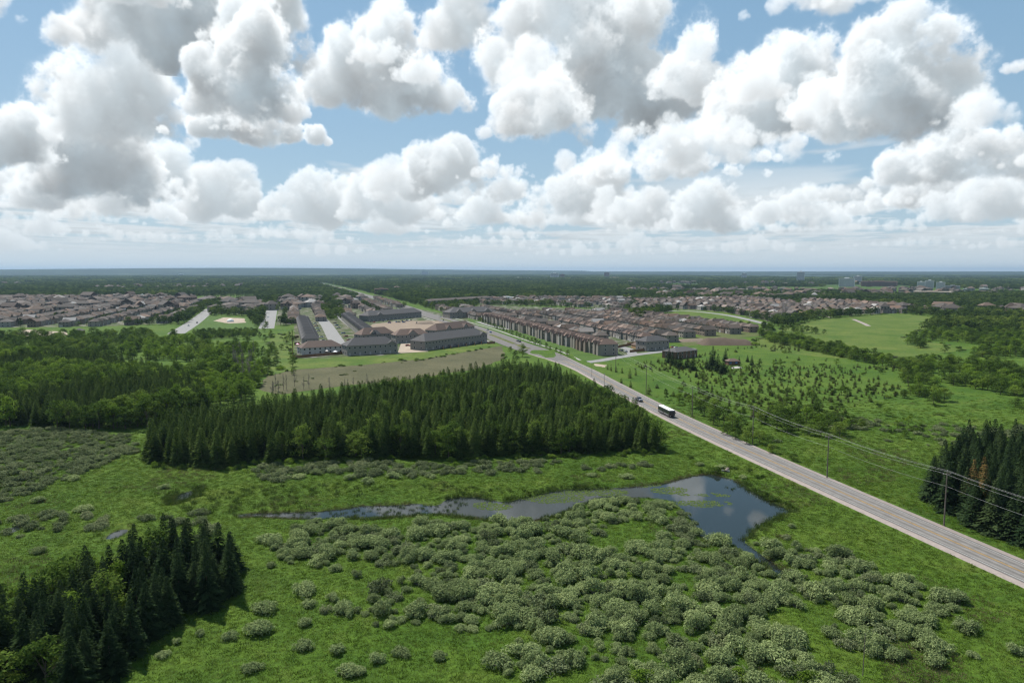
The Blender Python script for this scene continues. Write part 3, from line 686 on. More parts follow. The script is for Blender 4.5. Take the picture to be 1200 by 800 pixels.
def dead_tree(seed):
    r = np.random.RandomState(seed); parts = [limb((0,0,-.02), (0.02,0,.5), .018, .012), limb((.02,0,.5), (0,.03,1), .012, .003)]
    for i in range(34):
        t = r.uniform(.2, .95); a = r.uniform(0, 6.28); L = r.uniform(.12, .32)*(1.15-t); p = np.array([.02*t, 0, t]); e = p+np.array([math.cos(a)*L, math.sin(a)*L, L*r.uniform(.4, 1.2)])
        parts.append(limb(p, e, .006, .002, 4)); parts.append(limb(p+(e-p)*.5, p+(e-p)*.5+r.normal(size=3)*L*.35, .004, .0015, 4)); parts.append(limb(p+(e-p)*.7, p+(e-p)*.7+r.normal(size=3)*L*.35, .004, .0015, 4))
    return join(parts)
for s in range(3): v, f = dead_tree(s); add('bare', None, new_mesh('branches', v, f, M_DEAD))
# far canopy: a patch of treetops some 60 m across
def canopy_patch(seed):
    r = np.random.RandomState(seed); parts = []
    for i in range(26):
        c = np.array([r.uniform(-30,30), r.uniform(-30,30), r.uniform(4,8)]); d = unit(r.normal(size=(16,3))); d[:, 2] = np.abs(d[:, 2])
        parts.append(cards(c+d*np.array([5.5,5.5,4.5]), unit(d+[0,0,.4]), 6.0*r.uniform(.7,1.3,16), 4.5*r.uniform(.7,1.3,16), r))
    V, F = join(parts); return new_mesh('canopy', V, F, M_FAR)
for s in range(3): add('canopy', None, canopy_patch(s))

class Scatter:
    def __init__(s): s.items = {}           # kind -> list of (x, y, h, wid, rot, label, group, name, cat)
    def put(s, kind, x, y, h, wid=None, rot=None, label=None, group=None, name=None, cat='tree'):
        s.items.setdefault(kind, []).append((x, y, h, wid if wid is not None else h, rot if rot is not None else rng.uniform(0, 6.28), label, group, name, cat))
SC = Scatter()
def points(pg, sp, jit=0.42, ang=None, seed=None):
    pg = np.asarray(pg); (x0, y0), (x1, y1) = pg.min(0), pg.max(0); r = np.random.RandomState(seed if seed is not None else rng.randint(1 << 30))
    if ang is None:
        xs = np.arange(x0, x1+sp, sp); ys = np.arange(y0, y1+sp, sp*.87); X_, Y_ = np.meshgrid(xs, ys); X_ = X_+(np.arange(len(ys)) % 2)[:, None]*sp*.5
    else:
        cx, cy_, q = (x0+x1)/2, (y0+y1)/2, max(x1-x0, y1-y0)*.75; t = np.arange(-q, q, sp); U, W_ = np.meshgrid(t, t); c, s_ = math.cos(ang), math.sin(ang); X_ = cx+U*c-W_*s_; Y_ = cy_+U*s_+W_*c
    X_ = X_.ravel()+r.uniform(-jit, jit, X_.size)*sp; Y_ = Y_.ravel()+r.uniform(-jit, jit, Y_.size)*sp
    k = inside(X_, Y_, pg); return X_[k], Y_[k]
ROADN = ROAD[ROAD[:,1] < 4000]
def clear_of(x, y, road=9.0, water=1.5):
    k = seg_dist(x, y, ROADN) > road
    m_ = (y < 240) & (y > 105)
    if m_.any(): k &= ~m_ | (pond_sd(x, y) > water)
    return k
def visible_x(x, y, margin=40): return np.abs(x) < y*0.735+margin

# --- foreground: the spruce clump at lower left
CL = poly((-60,840),(128,818),(150,795),(192,744),(276,700),(291,674),(240,657),(170,668),(120,692),(60,716),(-70,742))
x, y = points(CL, 3.8, .40, seed=1)
for a, b in zip(x, y):
    t = a+ b*0.08
    if t > -70+14*rng.rand():
        SC.put('spruce', a, b, rng.uniform(8.5, 12.5), rng.uniform(10, 13.5), label='dark spruce in the near clump at lower left', group='spruces of the near clump', name='spruce_tree')
    elif rng.rand() < .55: SC.put('spruce', a, b, rng.uniform(8, 12), rng.uniform(11, 14), label='spruce among paler leafy trees in the lower left corner', group='spruces in the lower left corner', name='spruce_tree')
    elif rng.rand() < .8: SC.put('broadleaf', a, b, rng.uniform(7, 11), rng.uniform(8, 11), label='leafy green tree in the lower left corner clump', group='leafy trees of the near clump', name='leafy_tree')
    else: SC.put('sapling', a, b, rng.uniform(7, 9), rng.uniform(7, 9), label='fresh green tree in the lower left corner clump', group='fresh green trees of the near clump', name='leafy_tree')
# --- the big plantation in the middle
PL = poly((170,533),(178,544),(250,549),(320,542),(400,538),(520,538),(640,534),(778,530),(748,499),(716,477),(690,464),(650,446),(600,442),(540,452),(440,470),(360,484),(300,492),(225,502),(195,512))
x, y = points(PL, 3.7, .34, ang=.12, seed=2); k = clear_of(x, y, 10); PLx, PLy = x[k], y[k]
edge = np.array([q for q in PL])
dd = seg_dist(PLx, PLy, np.vstack([PL, PL[:1]]))
for a, b, e in zip(PLx, PLy, dd):
    if rng.rand() < .07: continue
    if rng.rand() < (.20 if e < 8 else .10) and a > -75: SC.put('broadleaf', a, b, rng.uniform(7, 11), rng.uniform(8, 11), label='leafy tree among the conifers of the central plantation', group='leafy trees in the plantation', name='leafy_tree')
    else:
        hh = rng.uniform(9.2, 12.8)*(1-.15*(a > 25))
        SC.put('plantation', a, b, hh, hh*rng.uniform(1.05, 1.4), label=('conifer on the front edge of the central plantation' if e < 7 and b < 245 else 'conifer inside the dense central plantation'), group=('conifers on the plantation edge' if e < 7 and b < 245 else 'conifers of the central plantation'), name='conifer_tree')
# --- plantation at the left
PLL = poly((-80,497),(60,502),(120,506),(178,501),(212,490),(252,478),(215,458),(160,440),(120,428),(60,424),(-80,424))
x, y = points(PLL, 4.8, .34, seed=3); k = visible_x(x, y)
nz = fbm2(x, y, 30, 77, 3)
for a, b, n in zip(x[k], y[k], nz[k]):
    if n > -.05: SC.put(('sapling' if rng.rand() < .3 else 'broadleaf'), a, b, rng.uniform(7, 12), rng.uniform(9, 12), label='leafy tree breaking the left-hand conifer wood', group='leafy trees in the left wood', name='leafy_tree')
    else: SC.put('plantation', a, b, rng.uniform(8.5, 12.5), rng.uniform(11, 15), label='dark conifer in the wood at the left edge', group='conifers of the left wood', name='conifer_tree')
# --- young bright trees
YG = poly((130,436),(185,462),(240,478),(292,470),(308,445),(300,405),(200,398),(140,412))
x, y = points(YG, 6.2, .45, seed=4); nz = fbm2(x, y, 22, 5, 3)
for a, b, n in zip(x, y, nz):
    if n < -.38: continue
    if rng.rand() < .84: SC.put('sapling', a, b, rng.uniform(4, 8), rng.uniform(6, 9), label='bright young tree in the regrowth beside the field', group='bright young trees of the regrowth', name='young_tree')
    elif rng.rand() < .6: SC.put('broadleaf', a, b, rng.uniform(7, 11), rng.uniform(8, 11), label='darker leafy tree in the regrowth beside the field', group='darker trees of the regrowth', name='leafy_tree')
    else: SC.put('green_shrub', a, b, rng.uniform(2, 3), rng.uniform(2, 3.2), label='low green shrub in the regrowth beside the field', group='shrubs of the regrowth', name='leafy_shrub', cat='shrub')
for q in range(18):
    a, b = P(rng.uniform(272, 300), rng.uniform(415, 452)); SC.put('bare', a, b, rng.uniform(9, 13), rng.uniform(9, 13), label='bare grey tree beside the regrowth', group='bare trees beside the regrowth', name='bare_tree')
for q in range(26):
    a, b = P(rng.uniform(308, 560), 0+rng.uniform(449, 461)); SC.put('bare', a, b-6, rng.uniform(6, 9.5), rng.uniform(5, 8), label='bare thin tree along the stubble field', group='bare trees along the stubble field', name='bare_tree')
for q in range(40):
    px_ = rng.uniform(302, 345); py_ = rng.uniform(392, 440)
    if px_ > 318 and rng.rand() < .6: continue
    a, b = P(px_, py_); SC.put('broadleaf', a, b, rng.uniform(4, 8), rng.uniform(5, 8), label='leafy tree on the grass strip left of the townhouses', group='trees on the grass strip', name='leafy_tree')
x, y = points(poly((225,393),(250,398),(300,394),(300,389),(255,389),(230,390)), 6, .45, seed=6)
for a, b in zip(x, y): SC.put('broadleaf', a, b, rng.uniform(3, 5.5), rng.uniform(4.5, 7), label='rounded tree in the row below the small park', group='tree row below the small park', name='leafy_tree')
# belt at the near edge of the left suburb
x, y = points(poly((-60,424),(60,424),(130,430),(140,412),(180,400),(180,392),(130,394),(60,396),(-60,398)), 8.5, .45, seed=7)
for a, b in zip(x, y):
    if rng.rand() < .75: SC.put('broadleaf', a, b, rng.uniform(5, 10), rng.uniform(8, 11), label='leafy tree between the left wood and the suburb', group='trees below the left suburb', name='leafy_tree')
# --- willow thicket in front
TH = poly((300,640),(360,612),(430,608),(520,604),(600,612),(640,610),(672,598),(700,586),(790,590),(812,622),(860,640),(890,622),(920,612),(960,634),(1060,672),(1130,700),(1100,740),(1110,790),(1120,840),(440,840),(420,775),(395,735),(360,705),(330,680))
x, y = points(TH, 2.9, .47, seed=8); k = clear_of(x, y, 13, 1.2); x, y = x[k], y[k]
cl = fbm2(x, y, 4.2, 39, 3); ed = seg_dist(x, y, np.vstack([TH, TH[:1]]))
rightness = np.clip((x+10)/60, 0, 1)
for a, b, n, e, rt in zip(x, y, cl, ed, rightness):
    if n < -.31-.07*rt + (.10 if e < 5 else 0)+(.07 if b < 122 and a < 0 else 0) + rng.uniform(-.06,.06): continue
    s_ = 1.0+2.1*rng.rand()**1.6
    SC.put('scrub' if rng.rand() < .10 else 'willow', a, b, s_*rng.uniform(.85, 1.45), s_*rng.uniform(.85, 1.25), label='rounded grey-green willow shrub in the thicket below the pond', group='willow shrubs of the thicket', name='willow_shrub', cat='shrub')
singles = [(310,716,2.6),(303,742,2.7),(270,748,1.7),(362,710,1.6),(357,733,1.6),(355,760,1.9),(296,786,1.8),(394,766,1.9),(374,656,1.8),(388,704,1.8),(208,754,1.1),(234,744,1.2),(192,770,1.4),(330,655,1.6),(345,640,1.5),(318,664,1.3),
           (1105,702,2.5),(1132,738,2.6),(1085,748,2.2),(1062,744,2.3),(1095,778,2.2),(1187,765,2.0),(1140,770,1.2),(575,690,1.6),(515,772,1.5),(407,790,2.0),(440,776,1.9),(470,768,1.8),(420,790,1.5)]
for i, (px_, py_, s_) in enumerate(singles):
    a, b = P(px_, py_); SC.put('willow', a, b, s_*1.1, s_*1.05, label='single willow shrub standing clear on the open grass', group='willow shrubs on open grass', name='willow_shrub', cat='shrub')
for (px_, py_, s_) in [(98,598,2.4),(45,588,2.3),(192,572,1.9),(45,648,1.9),(85,562,2.2),(734,560,2.2),(700,590,2.0),(703,605,2.1),(727,606,2.0),(845,548,1.8),(870,560,1.6),(820,545,1.6),(693,558,1.7),(430,566,2.6),(460,560,2.6),(540,553,2.0),(505,560,1.8),(410,562,2.4),(350,560,2.2),(390,552,2.3),(370,556,2.2)]:
    a, b = P(px_, py_); SC.put('willow', a, b, s_*.9, s_*1.2, label='grey-green shrub in the marsh behind the pond', group='shrubs in the marsh behind the pond', name='willow_shrub', cat='shrub')
# grey scrub of the marsh
for pg, sp, cut, lab in [(poly((-60,508),(60,503),(150,510),(165,528),(120,545),(60,570),(-60,610)), 3.1, -.55, 'low grey shrub in the marsh at the left edge'),
                         (poly((300,546),(420,542),(560,541),(700,538),(790,534),(800,545),(700,552),(560,556),(420,562),(300,566)), 3.2, -.15, 'low grey shrub along the foot of the plantation'),
                         (poly((-60,620),(70,600),(150,610),(250,600),(280,640),(160,660),(60,700),(-60,730)), 4.4, .10, 'low grey shrub behind the near spruce clump'),
                         (poly((780,610),(810,600),(825,628),(850,640),(880,640),(905,612),(940,625),(930,640),(870,650),(800,640)), 2.2, -.1, 'brownish shrub on the pond bank'),
                         (poly((1010,470),(1060,480),(1180,505),(1160,530),(1060,520),(980,530),(900,520),(960,500)), 5.0, .0, 'low grey shrub on the far meadow beyond the poles'),
                         (poly((1150,480),(1260,500),(1260,520),(1150,512)), 4.0, -.1, 'low grey shrub at the far meadow right edge')]:
    x, y = points(pg, sp, .46); k = clear_of(x, y, 12, .6) & visible_x(x, y, 25); x, y = x[k], y[k]; n_ = fbm2(x, y, 7, 12, 3)
    for a, b, n in zip(x, y, n_):
        if n < cut: continue
        s_ = rng.uniform(.9, 2.5); SC.put('scrub', a, b, s_*1.1, s_*1.15, label=lab, group=lab+'s', name='grey_shrub', cat='shrub')
# leafy shrubs on the road bank and near the culvert
for px_, py_, s_ in [(858,549,1.5),(838,553,2.2),(878,552,1.3),(890,560,1.5),(896,580,1.4),(808,536,1.6),(905,585,1.6),(779,531,1.6),(700,528,1.8),(741,523,1.9)]:
    a, b = P(px_, py_); SC.put('green_shrub', a, b, s_, s_*1.05, label='dark green shrub on the bank between pond and road', group='shrubs on the pond bank', name='leafy_shrub', cat='shrub')
for px_, py_, s_ in [(755,800,2.6),(948,800,2.4),(870,796,2.0),(533,546,1.7)]:
    a, b = P(px_, py_); SC.put('lime_shrub', a, b, s_, s_, label='bright yellow-green bush among the grey willows', group='bright bushes', name='leafy_shrub', cat='shrub')
# --- trees along the road and the meadow at right
for px_, py_, hh, w_ in [(811,478,6,7),(825,487,7,8),(838,490,8.5,9),(848,498,7.5,8),(858,504,6,8),(868,507,6,7),(836,498,6,7),(852,511,4.5,6),(862,516,4,5.5),(880,512,4,6),(890,520,4.5,6.5),(900,523,4,6),(905,532,3,5),(875,521,4.5,6),(930,541,2.2,4)]:
    a, b = P(px_, py_); SC.put('broadleaf', a, b, hh, w_, label='dark leafy tree in the roadside row below the poles', group='roadside trees below the poles', name='leafy_tree')
x, y = points(poly((885,484),(900,508),(985,514),(1015,502),(960,486)), 6.5, .45, seed=9)
for a, b in zip(x, y):
    if rng.rand() < .8: SC.put('broadleaf' if rng.rand() < .7 else 'sapling', a, b, rng.uniform(3.5, 7), rng.uniform(6, 9), label='leafy tree in the thicket beyond the poles', group='thicket beyond the poles', name='leafy_tree')
MEAD = poly((690,446),(705,428),(800,420),(880,402),(960,410),(1068,430),(1080,455),(1010,478),(960,500),(890,495),(820,478),(760,460))
x, y = points(MEAD, 5.2, .48, seed=10); n_ = fbm2(x, y, 15, 41, 3); k = clear_of(x, y, 12)
for a, b, n in zip(x[k], y[k], n_[k]):
    if n < .10+rng.uniform(-.05,.05) and rng.rand() < .95: continue
    hh = rng.uniform(1.0, 2.7); SC.put('cedar', a, b, hh, hh*rng.uniform(1.3, 2.1), label='small cedar scattered on the right-hand meadow', group='small cedars on the meadow', name='young_cedar')
for (px_, py_, hh) in [(738,443,5.5),(729,437,3.5),(739,455,4),(728,450,3.2),(760,463,5),(722,436,4),(745,440,3.8),(716,434,4),(712,433,3.5)]:
    a, b = P(px_, py_); SC.put('cedar', a, b, hh, hh*1.1, label='taller cedar on the bank above the road bend', group='cedars above the road bend', name='young_cedar')
# conifers around the brick house
for (px_, py_, hh) in [(784,425,10.5),(788,428,9.5),(793,430,9),(797,432,9),(805,431,8),(812,434,10),(835,428,13),(833,433,8),(841,435,11),(848,436,9),(828,432,7),(850,423,9),(845,438,7)]:
    a, b = P(px_, py_); SC.put('spruce', a, b, hh, hh*1.25, label='dark spruce around the brick house in the meadow', group='spruces around the brick house', name='spruce_tree')
for (px_, py_, hh) in [(866,426,5),(876,424,5),(881,428,7),(881,438,6),(816,442,3.5)]:
    a, b = P(px_, py_); SC.put('spruce', a, b, hh, hh*1.1, label='small spruce beside the swimming pool yard', group='small spruces beside the yard', name='spruce_tree')
# hedgerow and woods on the right
for pg, sp, cut, lo, hi, lab, grp in [(poly((885,392),(905,402),(960,414),(1050,432),(1085,446),(1075,432),(1000,412),(930,396)), 6.0, -.4, 4, 8, 'leafy tree in the hedgerow across the right-hand meadows', 'hedgerow trees'),
        (poly((1055,440),(1075,470),(1120,484),(1165,478),(1300,500),(1300,405),(1180,402),(1110,412),(1070,425)), 7.5, .02, 4, 9, 'dark leafy tree in the wood at the right edge', 'trees of the right wood'),
        (poly((1060,404),(1110,414),(1180,402),(1300,405),(1300,378),(1190,376),(1130,380),(1095,388),(1070,396)), 8.5, -.15, 5, 10, 'leafy tree in the belt behind the bright field', 'trees behind the bright field')]:
    x, y = points(pg, sp, .46); k = visible_x(x, y, 20); n_ = fbm2(x, y, 18, 51, 3)
    for a, b, n in zip(x[k], y[k], n_[k]):
        if n < cut: continue
        SC.put('broadleaf' if rng.rand() < .72 else 'sapling', a, b, rng.uniform(lo, hi)*rng.uniform(.7,1), rng.uniform(lo+2, hi+2), label=lab, group=grp, name='leafy_tree')
# spruces by the road on the right
RS = poly((1086,588),(1126,613),(1192,640),(1320,668),(1420,610),(1260,560),(1190,535),(1140,530),(1105,555))
x, y = points(RS, 4.4, .35, seed=12)
for a, b in zip(x, y):
    SC.put('spruce', a, b, rng.uniform(10, 13.5), rng.uniform(12.5, 16), label='tall dark spruce beside the road at the right edge', group='spruces at the right edge', name='spruce_tree')
for px_, py_ in [(1138,600),(1151,607),(1150,596)]:
    a, b = P(px_, py_); SC.put('brown_spruce', a, b, 14.0, 15, label='orange-brown dying spruce in the group at the right edge', group='dying spruces', name='spruce_tree')
a, b = P(612,418); SC.put('broadleaf', a, b, 9.5, 9.5, label='round tree standing alone beside the town road', name='leafy_tree')
for (px_, py_, hh) in [(598,413,4.5),(604,419,5),(590,425,6),(606,424,4)]:
    a, b = P(px_, py_); SC.put('broadleaf', a, b, hh, hh*1.1, label='small tree at the corner of the stubble field', group='trees at the field corner', name='leafy_tree')

# street trees and garden trees in town
def line_trees(p0, p1, n, lo, hi, lab, grp, jit=2.0, kind='broadleaf'):
    p0, p1 = np.array(P(*p0)), np.array(P(*p1))
    for i in range(n):
        q = p0+(p1-p0)*(i+.5)/n + rng.uniform(-jit, jit, 2); hh = rng.uniform(lo, hi); SC.put(kind, q[0], q[1], hh, hh*.95, label=lab, group=grp, name='leafy_tree')
line_trees((668,420),(560,376), 26, 3.5, 5.5, 'small street tree on the lawns before the long row', 'street trees on the front lawns', .8)
line_trees((303,398),(309,370), 10, 5, 8, 'street tree beside the straight pale street', 'trees of the straight street', 5)
line_trees((236,391),(290,390), 9, 4, 6, 'small rounded tree lining the small park', 'trees of the small park', 1)
line_trees((395,378),(372,360), 10, 5, 8, 'tree beside the narrow street behind the townhouses', 'trees of the narrow street', 3)
line_trees((740,386),(790,384), 20, 5, 9, 'tree in the copse behind the townhouse rows', 'copse behind the townhouses', 14)
line_trees((800,379),(862,384), 26, 5, 9, 'dark tree in the belt below the far lane', 'belt below the far lane', 5)
line_trees((862,384),(960,392), 34, 5, 9, 'tree in the belt behind the soil heap', 'belt behind the soil heap', 9)

# irregular bushes and young trees on the rough meadow
x, y = points(poly((770,470),(800,440),(900,425),(1000,425),(1075,440),(1120,490),(1090,520),(1000,505),(900,500)), 9, .48, seed=21); n_ = fbm2(x, y, 20, 44, 3)
for a, b, n in zip(x, y, n_):
    if n < .12 and rng.rand() < .9: continue
    if rng.rand() < .55: SC.put('green_shrub', a, b, rng.uniform(1, 2.4), rng.uniform(1.2, 2.8), label='leafy bush on the rough meadow beyond the poles', group='bushes on the rough meadow', name='leafy_shrub', cat='shrub')
    else: SC.put('sapling' if rng.rand() < .5 else 'broadleaf', a, b, rng.uniform(2.5, 5), rng.uniform(3, 5.5), label='young leafy tree on the rough meadow', group='young trees on the rough meadow', name='leafy_tree')
# undergrowth along the foot of the plantation
for a0, b0 in zip(PL[1:8], PL[2:9]):
    Ls = np.linalg.norm(b0-a0)
    for i in range(int(Ls/2.3)):
        q = a0+(b0-a0)*rng.rand()+np.array([rng.uniform(-1,1), rng.uniform(-4.5,.5)])
        if clear_of(np.array([q[0]]), np.array([q[1]]), 12)[0]: SC.put('green_shrub' if rng.rand() < .6 else 'lime_shrub', q[0], q[1], rng.uniform(.8, 2.2), rng.uniform(1, 2.2), label='leafy bush along the foot of the plantation', group='bushes along the plantation', name='leafy_shrub', cat='shrub')

# weeds along the field borders
def edge_bushes(pg, sp, label, group, lo=.6, hi=1.8, prob=.6):
    for a0, b0 in zip(pg, np.vstack([pg[1:], pg[:1]])):
        Ls = np.linalg.norm(b0-a0)
        for i in range(int(Ls/sp)):
            if rng.rand() > prob: continue
            q = a0+(b0-a0)*rng.rand()+rng.uniform(-2.5, 2.5, 2)
            if clear_of(np.array([q[0]]), np.array([q[1]]), 26)[0]: h_ = rng.uniform(lo, hi); SC.put(['green_shrub','lime_shrub','scrub'][rng.randint(3)], q[0], q[1], h_, h_*rng.uniform(1, 1.8), label=label, group=group, name='leafy_shrub', cat='shrub')
edge_bushes(poly((304,456),(312,441),(345,433),(420,428),(500,420),(588,405)), 6, 'weedy bush along the edge of the stubble field', 'bushes along the stubble field')
edge_bushes(poly((312,441),(318,392),(330,391),(345,422)), 6, 'bush on the grass strip left of the townhouses', 'bushes on the grass strip', .8, 2.4)
edge_bushes(poly((905,412),(880,404),(905,388),(960,374),(1050,367),(1105,372),(1085,384),(1060,396),(1100,402),(1130,410),(1060,420)), 7, 'bush along the edge of the bright green field', 'bushes along the bright field', 1, 3)

# ------------------------------------------------------------------ buildings
GREYS = [(0.0,(0.050,0.044,0.040)),(0.3,(0.084,0.070,0.059)),(0.5,(0.068,0.051,0.042)),(0.7,(0.120,0.082,0.059)),(0.88,(0.100,0.090,0.082)),(0.94,(0.160,0.098,0.065)),(0.98,(0.272,0.257,0.243))]
M_ROOFMIX = random_mat('mixed_shingles', GREYS)
M_ROOFBROWN = random_mat('brown_shingles', [(0.0,(0.098,0.069,0.056)),(0.5,(0.129,0.090,0.072)),(1.0,(0.156,0.105,0.082))])
M_ROOFGREY = random_mat('grey_shingles', [(0.0,(0.062,0.061,0.062)),(1.0,(0.092,0.087,0.086))])
M_WALLMIX = random_mat('mixed_brick', [(0.0,(0.203,0.183,0.156)),(0.3,(0.265,0.242,0.211)),(0.55,(0.179,0.129,0.098)),(0.75,(0.234,0.226,0.218)),(1.0,(0.328,0.312,0.281))])
M_WALLBEIGE = random_mat('beige_brick', [(0.0,(0.211,0.191,0.160)),(1.0,(0.281,0.254,0.215))])
M_WALLGREY = random_mat('grey_stone', [(0.0,(0.195,0.183,0.168)),(1.0,(0.242,0.226,0.207))])
M_BRICK = plain('dark_brick', (0.121,0.069,0.051), var=.2, scale=.8); M_SIDING = plain('pale_siding', (0.390,0.382,0.367), var=.06)
M_GLASS, _nt, _o = nodes('window_glass'); pbr(_nt, _o, (0.02,0.025,0.03), 0.08, 0.5)
M_TRIM = plain('white_trim', (0.484,0.476,0.460), .5, var=.05); M_DOOR = plain('garage_door', (0.351,0.335,0.312), .6, var=.08); M_WOOD = plain('fence_wood', (0.183,0.105,0.058), .9, .1, var=.25, scale=.4); M_NEWWOOD = plain('new_wood', (0.359,0.226,0.117), .9, .1, var=.2)
def hip(mb, w, d, h, rh, ov=.45, gable=False, m=0):
    """roof over a w (x) by d (y) box centred on the origin"""
    a, b = w/2+ov, d/2+ov; z0, z1 = h-.08, h+rh
    if w >= d: r = max(0.0, a-b) if not gable else a; A, B = (-r,0,z1), (r,0,z1)
    else: r = max(0.0, b-a) if not gable else b; A, B = (0,-r,z1), (0,r,z1)
    c = [(-a,-b,z0),(a,-b,z0),(a,b,z0),(-a,b,z0)]
    if w >= d: fs = [[c[0],c[1],B,A],[c[1],c[2],B],[c[2],c[3],A,B],[c[3],c[0],A]]
    else: fs = [[c[0],c[1],A],[c[1],c[2],B,A],[c[2],c[3],B],[c[3],c[0],A,B]]
    for f in fs: mb.face(f, m)
    mb.face([c[3],c[2],c[1],c[0]], m)
def cross_gable(mb, wmb, cx, y, wid, depth, h, rh, out=.25):
    """small gable facing -y at cx"""
    a = wid/2+.3; z0 = h-.05
    f0, f1 = (cx, y-out-.3, h+rh), (cx, y+depth, h+rh)
    mb.face([(cx-a, y-out-.3, z0), f0, f1, (cx-a, y+depth, z0)]); mb.face([f0, (cx+a, y-out-.3, z0), (cx+a, y+depth, z0), f1])
    wmb.face([(cx-wid/2, y-out, h-.3), (cx+wid/2, y-out, h-.3), (cx+wid/2, y-out, z0+.02), (cx, y-out, h+rh-.25), (cx-wid/2, y-out, z0+.02)])
def house_proto(w, d, h, rh, mats, gable=False, gables=(), wins=3, floors=2, garage=True, bay=None):
    """returns dict of meshes; front faces -y"""
    wall, roof = MB(), MB()
    wall.box(-w/2, w/2, -d/2, d/2, -.3, h, bottom=False)
    if gable:
        if w >= d:
            for s in (-1,1): wall.face([(s*w/2,-d/2,h),(s*w/2,d/2,h),(s*w/2,0,h+rh*.96)])
        else:
            for s in (-1,1): wall.face([(-w/2,s*d/2,h),(w/2,s*d/2,h),(0,s*d/2,h+rh*.96)])
    hip(roof, w, d, h, rh, gable=gable)
    for (cx, wid, gr) in gables:
        if w >= d or not gable: cross_gable(roof, wall, cx, -d/2, wid, d/2*.9, h, gr)
    if bay:
        bx0, bx1, bo, bh = bay; wall.box(bx0, bx1, -d/2-bo, -d/2+.1, -.3, bh, bottom=False); cross_gable(roof, wall, (bx0+bx1)/2, -d/2, bx1-bx0, d*.45, bh, rh*.85, bo)
    W = []
    fh = h/floors
    for side in (-1, 1):
        for fl in range(floors):
            for i in range(wins):
                x = -w/2+w*(i+.5)/wins
                if side < 0 and fl == 0 and garage and i < max(1, wins//2): continue
                W.append((x, side*(d/2), fl*fh+fh*.55, 1.25, 1.35, 'y', side))
        for fl in range(floors):
            for yy in (-.22, .25): W.append((side*w/2, yy*d, fl*fh+fh*.55, 1.0, 1.3, 'x', side))
    def pane(mb, q, m, grow=0, t=.05):
        x, y, z, a, b, ax, s = q; a += grow; b += grow
        if ax == 'y': mb.box(x-a/2, x+a/2, min(y, y+s*t), max(y, y+s*t), z-b/2, z+b/2, m)
        else: mb.box(min(x, x+s*t), max(x, x+s*t), y-a/2, y+a/2, z-b/2, z+b/2, m)
    full = MB(); full.v = list(wall.v); full.f = list(wall.f); full.m = [0]*len(wall.f)
    for q in W: pane(full, q, 1)
    if garage: full.box(-w*.42, -w*.42+min(3.2, w*.45), -d/2-.06, -d/2, 0, 2.3, 2)
    one = MB(); one.v = list(full.v); one.f = list(full.f); one.m = list(full.m); b = len(one.v); one.v += roof.v; one.f += [tuple(i+b for i in f) for f in roof.f]; one.m += [3]*len(roof.f)
    wm, rm = mats
    return dict(wall=wall.mesh('wall', wm), fullwall=full.mesh('wall', [wm, M_GLASS, M_DOOR]), roof=roof.mesh('roof', rm), one=one.mesh('house', [wm, M_GLASS, M_DOOR, rm]), wins=W, pane=pane, dims=(w, d, h, rh), garage=garage)
def put_house(pr, name, loc, rz, label, cat, group=None, detail=1):
    if detail == 0:
        o = obj(name, pr['one'], None, loc, rz); return tag(o, label, cat, group)
    e = empty(name, loc, rz); tag(e, label, cat, group)
    obj('roof', pr['roof'], e)
    if detail == 1: obj('wall', pr['fullwall'], e); return e
    obj('wall', pr['wall'], e)
    if 'winmesh' not in pr:
        pr['winmesh'] = []
        for q in pr['wins']:
            m1, m2 = MB(), MB(); pr['pane'](m1, q, 0, .22, .05); pr['pane'](m2, q, 0, 0, .075); pr['winmesh'].append((m1.mesh('window', M_TRIM), m2.mesh('pane', M_GLASS)))
        g = MB(); w, d, h, rh = pr['dims']; g.box(-w*.42, -w*.42+min(3.2, w*.45), -d/2-.06, -d/2, 0, 2.3); pr['garmesh'] = g.mesh('garage_door', M_DOOR)
    for a, b in pr['winmesh']: f = obj('window', a, e); obj('pane', b, f)
    if pr['garage']: obj('garage_door', pr['garmesh'], e)
    return e
H_DET = [house_proto(9.6, 11.6, 5.9, 3.1, (M_WALLMIX, M_ROOFMIX), gables=((2.2,3.6,1.8),)), house_proto(8.8, 12.2, 6.0, 3.3, (M_WALLMIX, M_ROOFMIX), gable=True), house_proto(11.0, 10.6, 5.8, 3.0, (M_WALLMIX, M_ROOFMIX), gables=((-2.6,4.2,2.1),(3.2,2.8,1.4))), house_proto(10.0, 12.6, 5.6, 2.9, (M_WALLMIX, M_ROOFMIX))]
H_ROW = [house_proto(7.0, 13.0, 8.4, 2.9, (M_WALLBEIGE, M_ROOFBROWN), wins=2, floors=3, garage=False, bay=(-3.2,.6,1.4,8.0)), house_proto(7.0, 13.8, 8.2, 3.2, (M_WALLMIX, M_ROOFBROWN), wins=2, floors=3, garage=False, bay=(-.4,3.2,1.6,7.4))]
H_ROW2 = [house_proto(7.4, 11.5, 6.2, 3.0, (M_WALLMIX, M_ROOFBROWN), wins=2), house_proto(7.4, 12.0, 6.2, 2.8, (M_WALLGREY, M_ROOFMIX), gables=((0,4.4,2.2),), wins=2)]
H_ROWG = [house_proto(6.4, 12.5, 7.0, 3.3, (M_WALLGREY, M_ROOFGREY), gables=((0,3.6,2.0),), wins=2, garage=True)]

def perp_dir(p0, p1): d = np.array(p1)-np.array(p0); return d/np.linalg.norm(d)
HOUSES = []          # (dist, proto, x, y, rz, label, group, name)
def facing(dx, dy): return math.atan2(dy, dx)+math.pi/2       # house front (-y) looks along (dx, dy)
